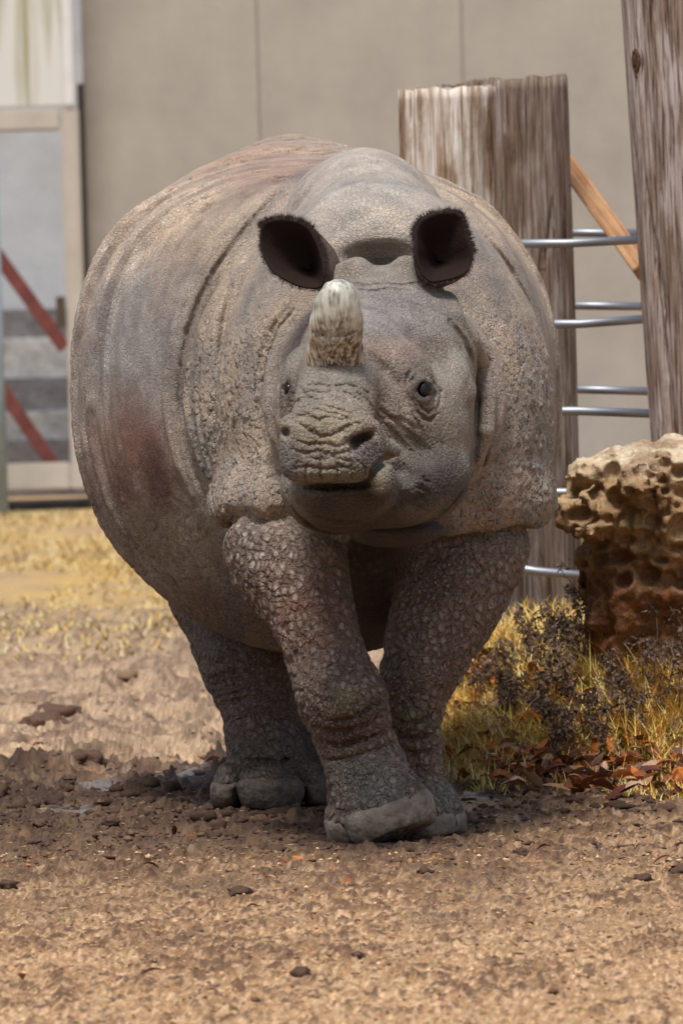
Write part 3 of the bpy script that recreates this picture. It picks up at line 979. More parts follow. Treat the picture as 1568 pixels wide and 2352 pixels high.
    mix(c3(92, 80, 64), (w['hl'] + w['hr']) * sstep(.22, .06, V[:, 2]) * .8)
    pale = w['fl'] * (.55 + .5 * blob(u, v, 600, 1290, 130, 140, .6, j)) + w['fr'] * .5 + w['hl'] * .3 + .25 * lowflank
    # head
    mix(c3(136, 125, 111), whead * .8)
    mix(c3(136, 128, 126), whead * blob(u, v, 900, 740, 120, 90, .5, j) * .7)
    mix(c3(150, 122, 102), whead * blob(u, v, 890, 800, 90, 30, .6, j) * .6)
    mix(c3(140, 122, 96), whead * blob(u, v, 755, 985, 95, 60, .7, 1.5 * j) * .75)
    mix(c3(112, 100, 84), whead * blob(u, v, 755, 1070, 95, 45, .5, j) * .7)
    mix(c3(134, 108, 92), whead * blob(u, v, 900, 930, 60, 60, .8, 1.5 * j) * .5)
    mix(c3(160, 150, 138), whead * blob(u, v, 1075, 870, 60, 70, .8, 1.5 * j) * .35)  # cheek highlight painted as a paler patch
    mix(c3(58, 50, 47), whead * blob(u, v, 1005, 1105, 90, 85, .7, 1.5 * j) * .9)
    mix(c3(62, 49, 38), whead * blob(u, v, 800, 1168, 150, 56, .6, 1.2 * j) * .9)  # dirty brown chin and throat, darkened further to paint in the underside shade
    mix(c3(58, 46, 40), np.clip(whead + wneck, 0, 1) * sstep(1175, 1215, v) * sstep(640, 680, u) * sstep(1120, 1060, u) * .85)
    mix(c3(140, 132, 108), whead * blob(u, v, 872, 1092, 26, 40, .35) * .85)
    mix(c3(104, 92, 92), whead * blob(u, v, 850, 1040, 42, 28, .4) * .8)
    mix(c3(104, 98, 96), whead * blob(u, v, 662, 1062, 20, 42, .4) * .8)
    mix(c3(70, 40, 36), whead * blob(u, v, 826, 1008, 30, 14, .5) * .8)
    mix(c3(64, 50, 46), whead * blob(u, v, 969, 900, 30, 36, .6) * .8)
    mix(c3(64, 50, 46), whead * blob(u, v, 664, 900, 10, 32, .6) * .7)
    mix(c3(110, 80, 66), whead * blob(u, v, 985, 950, 30, 30, .6, j) * .5)
    C *= np.clip(1 + .30 * n2 + .30 * n3, .4, 1.7)[:, None]
    C *= (1 - .10 * whead - .02 * wplate + .12 * (w['hl'] + w['hr']))[:, None]
    C = C * .85 + C.mean(1, keepdims=True) * .15
    wet = whead * np.clip(blob(u, v, 845, 1030, 40, 30, .4) + blob(u, v, 660, 1062, 18, 40, .4) + .35 * blob(u, v, 760, 1090, 100, 26, .5), 0, 1)
    fine = np.clip(1 - .3 * wplate, 0, 1)
    plate = np.clip(wplate + .35 * wneck, 0, 1) * np.maximum(sstep(1.36, 1.05, V[:, 2]), .12) * np.maximum(sstep(.08, .26, np.abs(V[:, 0] - .085)), .15)
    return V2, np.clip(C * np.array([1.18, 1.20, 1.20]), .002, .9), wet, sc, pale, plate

def hide_material():
    m = bpy.data.materials.new('rhino_hide'); m.use_nodes = True
    t = m.node_tree; N_ = t.nodes; Lk = t.links
    b = N_['Principled BSDF']
    col = N_.new('ShaderNodeAttribute'); col.attribute_name = 'hide_colour'
    wet = N_.new('ShaderNodeAttribute'); wet.attribute_name = 'wet'
    sca = N_.new('ShaderNodeAttribute'); sca.attribute_name = 'scaly'
    tc = N_.new('ShaderNodeTexCoord')
    def vor(scale, feat='F1', stretch=(1, 1, 1)):
        mp = N_.new('ShaderNodeMapping'); mp.inputs['Scale'].default_value = stretch
        Lk.new(tc.outputs['Object'], mp.inputs[0])
        v_ = N_.new('ShaderNodeTexVoronoi'); v_.feature = feat; v_.inputs['Scale'].default_value = scale
        Lk.new(mp.outputs[0], v_.inputs['Vector']); return v_
    def noise(scale, det=6, rough=.6):
        v_ = N_.new('ShaderNodeTexNoise'); v_.inputs['Scale'].default_value = scale; v_.inputs['Detail'].default_value = det; v_.inputs['Roughness'].default_value = rough
        Lk.new(tc.outputs['Object'], v_.inputs['Vector']); return v_
    def math_(op, a, c=None):
        q = N_.new('ShaderNodeMath'); q.operation = op
        for i, x in enumerate((a, c)):
            if x is None: continue
            if isinstance(x, (int, float)): q.inputs[i].default_value = x
            else: Lk.new(x, q.inputs[i])
        return q.outputs[0]
    def ramp(x, a, c):
        q = N_.new('ShaderNodeMapRange'); q.inputs[1].default_value = a; q.inputs[2].default_value = c; q.interpolation_type = 'SMOOTHSTEP'
        Lk.new(x, q.inputs[0]); return q.outputs[0]
    # fine skin: two sizes of polygons with creases between them
    v1 = vor(95, 'DISTANCE_TO_EDGE'); v2 = vor(210, 'DISTANCE_TO_EDGE', (1, 1, 1.3))
    e1 = ramp(v1.outputs['Distance'], 0.0, .12); e2 = ramp(v2.outputs['Distance'], 0.0, .15)
    nz = noise(340, 4)
    h = math_('ADD', math_('MULTIPLY', e1, 1.0), math_('MULTIPLY', e2, .45))
    h = math_('ADD', h, math_('MULTIPLY', nz.outputs[0], .5))
    bp = N_.new('ShaderNodeBump'); bp.inputs['Strength'].default_value = .9; bp.inputs['Distance'].default_value = .0032
    Lk.new(h, bp.inputs['Height']); Lk.new(bp.outputs[0], b.inputs['Normal'])
    pal = N_.new('ShaderNodeAttribute'); pal.attribute_name = 'pale'
    nd = noise(14, 3, .5)
    mp = N_.new('ShaderNodeMapping'); mp.inputs['Scale'].default_value = (1.12, 1.0, .86); Lk.new(tc.outputs['Object'], mp.inputs[0])
    dv = N_.new('ShaderNodeVectorMath'); dv.operation = 'MULTIPLY_ADD'; Lk.new(nd.outputs['Color'], dv.inputs[0]); dv.inputs[1].default_value = (.014, .014, .014); Lk.new(mp.outputs[0], dv.inputs[2])
    sE = N_.new('ShaderNodeTexVoronoi'); sE.feature = 'DISTANCE_TO_EDGE'; sE.inputs['Scale'].default_value = 50; Lk.new(dv.outputs[0], sE.inputs['Vector'])
    sF = N_.new('ShaderNodeTexVoronoi'); sF.feature = 'F1'; sF.inputs['Scale'].default_value = 50; Lk.new(dv.outputs[0], sF.inputs['Vector'])
    sE2 = N_.new('ShaderNodeTexVoronoi'); sE2.feature = 'DISTANCE_TO_EDGE'; sE2.inputs['Scale'].default_value = 84; Lk.new(dv.outputs[0], sE2.inputs['Vector'])
    sF2 = N_.new('ShaderNodeTexVoronoi'); sF2.feature = 'F1'; sF2.inputs['Scale'].default_value = 84; Lk.new(dv.outputs[0], sF2.inputs['Vector'])
    big = ramp(noise(7, 2, .5).outputs[0], .34, .46)
    def blend(a_, c_):
        q = N_.new('ShaderNodeMix'); Lk.new(big, q.inputs[0]); Lk.new(a_, q.inputs[2]); Lk.new(c_, q.inputs[3]); return q.outputs[0]
    eD = blend(sE2.outputs['Distance'], sE.outputs['Distance']); fD = blend(sF2.outputs['Distance'], sF.outputs['Distance'])
    se = ramp(eD, 0.0, .20)
    b2 = N_.new('ShaderNodeBump'); b2.inputs['Distance'].default_value = .0068
    Lk.new(math_('MULTIPLY', sca.outputs['Fac'], 1.0), b2.inputs['Strength']); Lk.new(se, b2.inputs['Height']); Lk.new(bp.outputs[0], b2.inputs['Normal']); Lk.new(b2.outputs[0], b.inputs['Normal'])
    sep = N_.new('ShaderNodeSeparateColor'); Lk.new(sF.outputs['Color'], sep.inputs[0])
    tipm = N_.new('ShaderNodeMapRange'); tipm.inputs[1].default_value = .50; tipm.inputs[2].default_value = .22; tipm.interpolation_type = 'SMOOTHSTEP'; Lk.new(fD, tipm.inputs[0])
    tm = math_('MULTIPLY', math_('MULTIPLY', tipm.outputs[0], pal.outputs['Fac']), math_('MULTIPLY_ADD' if False else 'ADD', math_('MULTIPLY', sep.outputs[0], .75), .25))
    pla = N_.new('ShaderNodeAttribute'); pla.attribute_name = 'plate'
    tF = N_.new('ShaderNodeTexVoronoi'); tF.feature = 'F1'; tF.inputs['Scale'].default_value = 42; Lk.new(dv.outputs[0], tF.inputs['Vector'])
    tb = N_.new('ShaderNodeMapRange'); tb.inputs[1].default_value = .50; tb.inputs[2].default_value = .10; tb.interpolation_type = 'SMOOTHERSTEP'; Lk.new(tF.outputs['Distance'], tb.inputs[0])
    tsep = N_.new('ShaderNodeSeparateColor'); Lk.new(tF.outputs['Color'], tsep.inputs[0])
    th_ = math_('MULTIPLY', tb.outputs[0], ramp(tsep.outputs[1], -.05, .55))
    b3 = N_.new('ShaderNodeBump'); b3.inputs['Distance'].default_value = .012
    Lk.new(pla.outputs['Fac'], b3.inputs['Strength']); Lk.new(th_, b3.inputs['Height']); Lk.new(b2.outputs[0], b3.inputs['Normal']); Lk.new(b3.outputs[0], b.inputs['Normal'])
    tG = N_.new('ShaderNodeTexVoronoi'); tG.feature = 'F1'; tG.inputs['Scale'].default_value = 88; Lk.new(dv.outputs[0], tG.inputs['Vector'])
    tg = N_.new('ShaderNodeMapRange'); tg.inputs[1].default_value = .50; tg.inputs[2].default_value = .12; tg.interpolation_type = 'SMOOTHERSTEP'; Lk.new(tG.outputs['Distance'], tg.inputs[0])
    b4 = N_.new('ShaderNodeBump'); b4.inputs['Distance'].default_value = .0055
    Lk.new(pla.outputs['Fac'], b4.inputs['Strength']); Lk.new(tg.outputs[0], b4.inputs['Height']); Lk.new(b3.outputs[0], b4.inputs['Normal']); Lk.new(b4.outputs[0], b.inputs['Normal'])
    tcol = math_('MULTIPLY', math_('MULTIPLY', th_, pla.outputs['Fac']), .6)
    # pigment mottling
    n1 = noise(60, 8, .7); n2 = noise(420, 3, .6)
    k = math_('ADD', math_('MULTIPLY', n1.outputs[0], .9), math_('MULTIPLY', n2.outputs[0], .75))
    k = math_('ADD', k, .18)
    mx = N_.new('ShaderNodeMix'); mx.data_type = 'RGBA'; mx.blend_type = 'MULTIPLY'; mx.inputs[0].default_value = 1.0
    Lk.new(col.outputs['Color'], mx.inputs[6])
    cb = N_.new('ShaderNodeCombineColor'); 
    for i in range(3): Lk.new(k, cb.inputs[i])
    Lk.new(cb.outputs[0], mx.inputs[7])
    tp = N_.new('ShaderNodeMix'); tp.data_type = 'RGBA'; Lk.new(tm, tp.inputs[0]); Lk.new(mx.outputs[2], tp.inputs[6]); tp.inputs[7].default_value = (.52, .45, .37, 1)
    t2 = N_.new('ShaderNodeMix'); t2.data_type = 'RGBA'; Lk.new(tcol, t2.inputs[0]); Lk.new(tp.outputs[2], t2.inputs[6]); t2.inputs[7].default_value = (.34, .33, .32, 1)
    Lk.new(t2.outputs[2], b.inputs['Base Color'])
    rg = N_.new('ShaderNodeMapRange'); rg.inputs[3].default_value = .50; rg.inputs[4].default_value = .16
    Lk.new(wet.outputs['Fac'], rg.inputs[0]); Lk.new(rg.outputs[0], b.inputs['Roughness'])
    b.inputs['Specular IOR Level'].default_value = .38
    b.inputs['Sheen Weight'].default_value = .05; b.inputs['Sheen Roughness'].default_value = .45
    return m

def simple_mat(name, col, rough=.7, noise=(60, .5), bump=(120, .3, .002), spec=.4, col2=None):
    m = bpy.data.materials.new(name); m.use_nodes = True
    t = m.node_tree; b = t.nodes['Principled BSDF']
    tc = t.nodes.new('ShaderNodeTexCoord')
    nz = t.nodes.new('ShaderNodeTexNoise'); nz.inputs['Scale'].default_value = noise[0]; nz.inputs['Detail'].default_value = 8; nz.inputs['Roughness'].default_value = .65
    t.links.new(tc.outputs['Object'], nz.inputs['Vector'])
    r = t.nodes.new('ShaderNodeValToRGB')
    c2 = col2 or tuple(c * (1 - noise[1]) for c in col)
    r.color_ramp.elements[0].color = (*c2, 1); r.color_ramp.elements[1].color = (*col, 1)
    r.color_ramp.elements[0].position = .32; r.color_ramp.elements[1].position = .66
    t.links.new(nz.outputs[0], r.inputs[0]); t.links.new(r.outputs[0], b.inputs['Base Color'])
    b.inputs['Roughness'].default_value = rough; b.inputs['Specular IOR Level'].default_value = spec
    if bump:
        n2 = t.nodes.new('ShaderNodeTexNoise'); n2.inputs['Scale'].default_value = bump[0]; n2.inputs['Detail'].default_value = 6
        t.links.new(tc.outputs['Object'], n2.inputs['Vector'])
        bp = t.nodes.new('ShaderNodeBump'); bp.inputs['Strength'].default_value = bump[1]; bp.inputs['Distance'].default_value = bump[2]
        t.links.new(n2.outputs[0], bp.inputs['Height']); t.links.new(bp.outputs[0], b.inputs['Normal'])
    return m

def horn_material():
    m = bpy.data.materials.new('horn'); m.use_nodes = True
    t = m.node_tree; b = t.nodes['Principled BSDF']; Lk = t.links
    tc = t.nodes.new('ShaderNodeTexCoord')
    mp = t.nodes.new('ShaderNodeMapping'); mp.inputs['Scale'].default_value = (1, 1, .16); Lk.new(tc.outputs['Object'], mp.inputs[0])
    nz = t.nodes.new('ShaderNodeTexNoise'); nz.inputs['Scale'].default_value = 130; nz.inputs['Detail'].default_value = 8; Lk.new(mp.outputs[0], nz.inputs['Vector'])
    n2 = t.nodes.new('ShaderNodeTexNoise'); n2.inputs['Scale'].default_value = 28; n2.inputs['Detail'].default_value = 6; Lk.new(tc.outputs['Object'], n2.inputs['Vector'])
    sp = t.nodes.new('ShaderNodeSeparateXYZ'); Lk.new(tc.outputs['Object'], sp.inputs[0])
    # grey-green worn tip, brown fibrous foot
    hz = t.nodes.new('ShaderNodeMapRange'); hz.inputs[1].default_value = 1.155; hz.inputs[2].default_value = 1.20
    ad = t.nodes.new('ShaderNodeMath'); ad.operation = 'MULTIPLY_ADD'; ad.inputs[1].default_value = .08; Lk.new(n2.outputs[0], ad.inputs[0]); Lk.new(sp.outputs[2], ad.inputs[2])
    ad2 = t.nodes.new('ShaderNodeMath'); ad2.operation = 'SUBTRACT'; ad2.inputs[1].default_value = .04; Lk.new(ad.outputs[0], ad2.inputs[0]); Lk.new(ad2.outputs[0], hz.inputs[0])
    r1 = t.nodes.new('ShaderNodeValToRGB'); Lk.new(nz.outputs[0], r1.inputs[0])
    r1.color_ramp.elements[0].color = (.10, .07, .045, 1); r1.color_ramp.elements[0].position = .40
    r1.color_ramp.elements[1].color = (.55, .49, .39, 1); r1.color_ramp.elements[1].position = .60
    r2 = t.nodes.new('ShaderNodeValToRGB'); 
    hb = t.nodes.new('ShaderNodeMath'); hb.operation = 'MULTIPLY_ADD'; hb.inputs[1].default_value = .45; Lk.new(nz.outputs[0], hb.inputs[0])
    hc = t.nodes.new('ShaderNodeMath'); hc.operation = 'MULTIPLY'; hc.inputs[1].default_value = .55; Lk.new(n2.outputs[0], hc.inputs[0]); Lk.new(hc.outputs[0], hb.inputs[2]); Lk.new(hb.outputs[0], r2.inputs[0])
    r2.color_ramp.elements[0].color = (.17, .16, .13, 1); r2.color_ramp.elements[0].position = .36
    r2.color_ramp.elements[1].color = (.56, .56, .48, 1); r2.color_ramp.elements[1].position = .56
    mx = t.nodes.new('ShaderNodeMix'); mx.data_type = 'RGBA'
    Lk.new(hz.outputs[0], mx.inputs[0]); Lk.new(r1.outputs[0], mx.inputs[6]); Lk.new(r2.outputs[0], mx.inputs[7]); Lk.new(mx.outputs[2], b.inputs['Base Color'])
    bp = t.nodes.new('ShaderNodeBump'); bp.inputs['Strength'].default_value = .6; bp.inputs['Distance'].default_value = .002
    Lk.new(nz.outputs[0], bp.inputs['Height']); Lk.new(bp.outputs[0], b.inputs['Normal'])
    b.inputs['Roughness'].default_value = .5
    return m

def build_rhino(fine=True):
    V, Q = build_body(.0102 if fine else .012)
    if fine: V, Q = subdiv(V, Q)
    V = project(body, V, 1, normals=False)
    # one more level over the head
    c = V[Q].mean(1); hu, hv = uv_of(c)
    inh = (c[:, 1] < 23.04) & (hu > 640) & (hu < 1150) & (hv > 590) & (hv < 1260)
    n0 = len(V); Qh, Qo = Q[inh], Q[~inh]
    V2, Qh2 = subdiv(V, Qh)
    def ekeys(q):
        E = np.concatenate([q[:, [0, 1]], q[:, [1, 2]], q[:, [2, 3]], q[:, [3, 0]]]); E.sort(axis=1)
        return E[:, 0].astype(np.int64) * n0 + E[:, 1]
    ku = np.unique(ekeys(Qh)); bnd = np.isin(ku, ekeys(Qo))
    bi = n0 + np.where(bnd)[0]; ba, bb_ = ku[bnd] // n0, ku[bnd] % n0
    V2[n0:] = project(body, V2[n0:], 1, .003, .002, normals=False)
    V = V2; Q = np.concatenate([Qo, Qh2])
    V[bi] = .5 * (V[ba] + V[bb_])
    N = mesh_normals(V, Q)
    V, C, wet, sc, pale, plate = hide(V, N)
    V[bi] = .5 * (V[ba] + V[bb_])
    rh = empty('rhinoceros', (0, 23.6, 0), 'one-horned grey rhinoceros walking forward with one front foot lifted', 'rhinoceros')
    M_ = dict(hide=hide_material(), horn=horn_material(),
              ear=simple_mat('ear_skin', (.16, .115, .095), .9, (80, .55), (160, .6, .003), .1),
              hair=simple_mat('ear_hair', (.035, .022, .02), .6, (60, .4), None),
              eye=simple_mat('eye', (.010, .007, .006), .10, (60, .5), None, .45),
              nail=simple_mat('toenail', (.30, .245, .19), .65, (20, .7), (50, 1.0, .008)),
              mudnail=simple_mat('muddy_toenail', (.17, .135, .105), .85, (40, .6), (60, 1.0, .010)))
    # ears: dark inside
    t = M_['ear'].node_tree; b = t.nodes['Principled BSDF']
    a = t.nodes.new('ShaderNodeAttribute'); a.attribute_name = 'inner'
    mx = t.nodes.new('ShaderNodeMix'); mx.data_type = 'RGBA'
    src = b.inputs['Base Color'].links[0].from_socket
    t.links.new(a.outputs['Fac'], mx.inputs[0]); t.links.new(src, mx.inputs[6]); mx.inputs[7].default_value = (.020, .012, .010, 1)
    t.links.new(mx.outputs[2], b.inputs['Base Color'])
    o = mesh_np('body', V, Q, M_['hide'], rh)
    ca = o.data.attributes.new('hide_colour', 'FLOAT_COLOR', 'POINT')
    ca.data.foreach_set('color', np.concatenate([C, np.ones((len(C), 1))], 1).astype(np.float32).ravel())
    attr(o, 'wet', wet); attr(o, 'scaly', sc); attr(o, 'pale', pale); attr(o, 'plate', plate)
    rhino_parts(rh, M_)
    return rh
# ------------------------------------------------------------------ materials of the place
def wood_mat(name, light, dark, seed=0, scale=1.0, patch=.6):
    m = bpy.data.materials.new(name); m.use_nodes = True
    t = m.node_tree; b = t.nodes['Principled BSDF']; Lk = t.links
    tc = t.nodes.new('ShaderNodeTexCoord')
    def ns(sc, st, det=8, off=0):
        mp = t.nodes.new('ShaderNodeMapping'); mp.inputs['Scale'].default_value = st; mp.inputs['Location'].default_value = (seed * 3.1 + off, seed * 1.7, seed)
        Lk.new(tc.outputs['Object'], mp.inputs[0])
        q = t.nodes.new('ShaderNodeTexNoise'); q.inputs['Scale'].default_value = sc; q.inputs['Detail'].default_value = det; q.inputs['Roughness'].default_value = .62
        Lk.new(mp.outputs[0], q.inputs['Vector']); return q.outputs[0]
    g = ns(210 * scale, (1, 1, .022), 10); g2 = ns(34 * scale, (1, 1, .09), 8, 5); st = ns(9 * scale, (1, 1, .45), 10, 9)
    r = t.nodes.new('ShaderNodeValToRGB'); Lk.new(g, r.inputs[0])
    r.color_ramp.elements[0].position = .38; r.color_ramp.elements[0].color = (*dark, 1)
    r.color_ramp.elements[1].position = .54; r.color_ramp.elements[1].color = (*light, 1)
    r2 = t.nodes.new('ShaderNodeValToRGB'); Lk.new(g2, r2.inputs[0])
    r2.color_ramp.elements[0].position = .34; r2.color_ramp.elements[0].color = (.42, .30, .20, 1)
    r2.color_ramp.elements[1].position = .58; r2.color_ramp.elements[1].color = (1, 1, 1, 1)
    mx = t.nodes.new('ShaderNodeMix'); mx.data_type = 'RGBA'; mx.blend_type = 'MULTIPLY'; mx.inputs[0].default_value = .85
    Lk.new(r.outputs[0], mx.inputs[6]); Lk.new(r2.outputs[0], mx.inputs[7])
    r3 = t.nodes.new('ShaderNodeValToRGB'); Lk.new(st, r3.inputs[0])
    r3.color_ramp.elements[0].position = .46; r3.color_ramp.elements[0].color = (.50, .36, .25, 1)
    r3.color_ramp.elements[1].position = .54; r3.color_ramp.elements[1].color = (1, 1, 1, 1)
    m2 = t.nodes.new('ShaderNodeMix'); m2.data_type = 'RGBA'; m2.blend_type = 'MULTIPLY'; m2.inputs[0].default_value = patch
    Lk.new(mx.outputs[2], m2.inputs[6]); Lk.new(r3.outputs[0], m2.inputs[7])
    Lk.new(m2.outputs[2], b.inputs['Base Color']); b.inputs['Roughness'].default_value = .8; b.inputs['Specular IOR Level'].default_value = .25
    bp = t.nodes.new('ShaderNodeBump'); bp.inputs['Strength'].default_value = .9; bp.inputs['Distance'].default_value = .006
    Lk.new(g, bp.inputs['Height']); Lk.new(bp.outputs[0], b.inputs['Normal'])
    return m

def attr_mat(name, rough=.85, mott=(90, .6), bump=(260, .6, .004), wet=False, spec=.3):
    """colour from the point attribute 'tint', mottled"""
    m = bpy.data.materials.new(name); m.use_nodes = True
    t = m.node_tree; b = t.nodes['Principled BSDF']; Lk = t.links
    a = t.nodes.new('ShaderNodeAttribute'); a.attribute_name = 'tint'
    tc = t.nodes.new('ShaderNodeTexCoord')
    nz = t.nodes.new('ShaderNodeTexNoise'); nz.inputs['Scale'].default_value = mott[0]; nz.inputs['Detail'].default_value = 9; nz.inputs['Roughness'].default_value = .75
    Lk.new(tc.outputs['Object'], nz.inputs['Vector'])
    mr = t.nodes.new('ShaderNodeMapRange'); mr.inputs[1].default_value = .3; mr.inputs[2].default_value = .7; mr.inputs[3].default_value = 1 - mott[1]; mr.inputs[4].default_value = 1 + mott[1]
    Lk.new(nz.outputs[0], mr.inputs[0])
    cb = t.nodes.new('ShaderNodeCombineColor')
    for i in range(3): Lk.new(mr.outputs[0], cb.inputs[i])
    mx = t.nodes.new('ShaderNodeMix'); mx.data_type = 'RGBA'; mx.blend_type = 'MULTIPLY'; mx.inputs[0].default_value = 1
    Lk.new(a.outputs['Color'], mx.inputs[6]); Lk.new(cb.outputs[0], mx.inputs[7]); Lk.new(mx.outputs[2], b.inputs['Base Color'])
    b.inputs['Roughness'].default_value = rough; b.inputs['Specular IOR Level'].default_value = spec
    if bump:
        n2 = t.nodes.new('ShaderNodeTexNoise'); n2.inputs['Scale'].default_value = bump[0]; n2.inputs['Detail'].default_value = 8
        Lk.new(tc.outputs['Object'], n2.inputs['Vector'])
        bp = t.nodes.new('ShaderNodeBump'); bp.inputs['Strength'].default_value = bump[1]; bp.inputs['Distance'].default_value = bump[2]
        Lk.new(n2.outputs[0], bp.inputs['Height']); Lk.new(bp.outputs[0], b.inputs['Normal'])
    if wet:
        w_ = t.nodes.new('ShaderNodeAttribute'); w_.attribute_name = 'wet'
        rr = t.nodes.new('ShaderNodeMapRange'); rr.inputs[3].default_value = rough; rr.inputs[4].default_value = .22
        Lk.new(w_.outputs['Fac'], rr.inputs[0]); Lk.new(rr.outputs[0], b.inputs['Roughness'])
        rs = t.nodes.new('ShaderNodeMapRange'); rs.inputs[3].default_value = bump[1]; rs.inputs[4].default_value = .06
        Lk.new(w_.outputs['Fac'], rs.inputs[0]); Lk.new(rs.outputs[0], bp.inputs['Strength'])
    return m

def tint(o, C):
    a = o.data.attributes.new('tint', 'FLOAT_COLOR', 'POINT')
    C = np.asarray(C, np.float32)
    a.data.foreach_set('color', np.concatenate([C, np.ones((len(C), 1), np.float32)], 1).ravel())

def lin(r, g, b): return np.array([(x / 255) ** 2.2 for x in (r, g, b)])

def box_obj(name, lo, hi, mat, parent=None, bev=.004, rot=None):
    bm = bmesh.new(); bmesh.ops.create_cube(bm, size=1)
    lo = np.array(lo, float); hi = np.array(hi, float); c = (lo + hi) / 2; d = hi - lo
    for v_ in bm.verts: v_.co = Vector((v_.co.x * d[0], v_.co.y * d[1], v_.co.z * d[2]))
    if bev: bmesh.ops.bevel(bm, geom=list(bm.edges), offset=bev, segments=2, affect='EDGES')
    me = bpy.data.meshes.new(name); bm.to_mesh(me); bm.free(); me.materials.append(mat)
    o = bpy.data.objects.new(name, me); COL.objects.link(o)
    base = parent_origin(parent) if parent is not None else np.zeros(3)
    if parent is not None: o.parent = parent
    o.location = tuple(c - base)
    if rot is not None: o.rotation_euler = rot
    return o

def beam(name, a, b, wid, thick, mat, parent=None, bev=.003):
    """straight member of rectangular section from a to b"""
    a = np.array(a, float); b = np.array(b, float); L_ = np.linalg.norm(b - a)
    bm = bmesh.new(); bmesh.ops.create_cube(bm, size=1)
    for v_ in bm.verts: v_.co = Vector((v_.co.x * wid, v_.co.y * thick, v_.co.z * L_))
    bmesh.ops.bevel(bm, geom=list(bm.edges), offset=bev, segments=2, affect='EDGES')
    me = bpy.data.meshes.new(name); bm.to_mesh(me); bm.free(); me.materials.append(mat)
    o = bpy.data.objects.new(name, me); COL.objects.link(o)
    d = Vector(b - a).normalized(); yv = Vector((0, 1, 0)); x = yv.cross(d).normalized(); y = d.cross(x)
    R = Matrix((x, y, d)).transposed().to_4x4()
    base = parent_origin(parent) if parent is not None else np.zeros(3)
    if parent is not None: o.parent = parent
    R.translation = Vector((a + b) / 2 - base); o.matrix_local = R if parent is not None else R
    if parent is None: o.matrix_world = R
    return o

def tube_obj(name, pts, r, mat, parent=None, n=14):
    pts = [np.array(p, float) for p in pts]; V = []; Fc = []
    for i, p in enumerate(pts):
        d = pts[min(i + 1, len(pts) - 1)] - pts[max(i - 1, 0)]; d /= np.linalg.norm(d)
        x = np.cross(d, [0, .3, 1.0]); x /= np.linalg.norm(x); y = np.cross(d, x)
        rr = r[i] if hasattr(r, '__len__') else r
        for k in range(n):
            a = 2 * math.pi * k / n
            V.append(p + rr * (math.cos(a) * x + math.sin(a) * y))
    for i in range(len(pts) - 1):
        for k in range(n):
            Fc.append((i * n + k, i * n + (k + 1) % n, (i + 1) * n + (k + 1) % n, (i + 1) * n + k))
    Fc.append(tuple(range(n))[::-1]); Fc.append(tuple((len(pts) - 1) * n + k for k in range(n)))
    return mesh_np(name, V, Fc, mat, parent)

# ------------------------------------------------------------------ ground
def mound_h(x, y):
    """bank that carries the rock and the weeds"""
    return .20 * np.exp(-(((x - .92) / .26) ** 2 + ((y - 25.95) / .55) ** 2)) + .29 * sstep(24.85, 26.4, y) * sstep(.10, .62, x + .10 * np.sin(y * 3.0)) * (1 - .55 * sstep(27.5, 31, y))

def ground_z(x, y):
    """height of the ground, smooth part"""
    x = np.asarray(x, float); y = np.asarray(y, float)
    z = mound_h(x, y)
    # churned soil behind the animal
    A = np.stack([x * 1.0, y * .55, 0 * x], 1).astype(np.float32)
    ch = sstep(25.0, 27.0, y) * sstep(39, 33, y) * sstep(.45, .1, x)
    z = z + ch * (.040 * fbm(A, 2.6, 3, 81) + .045 * (1 - np.abs(vnoise(A, 6.0, 83))) ** 2 - .03)
    return z

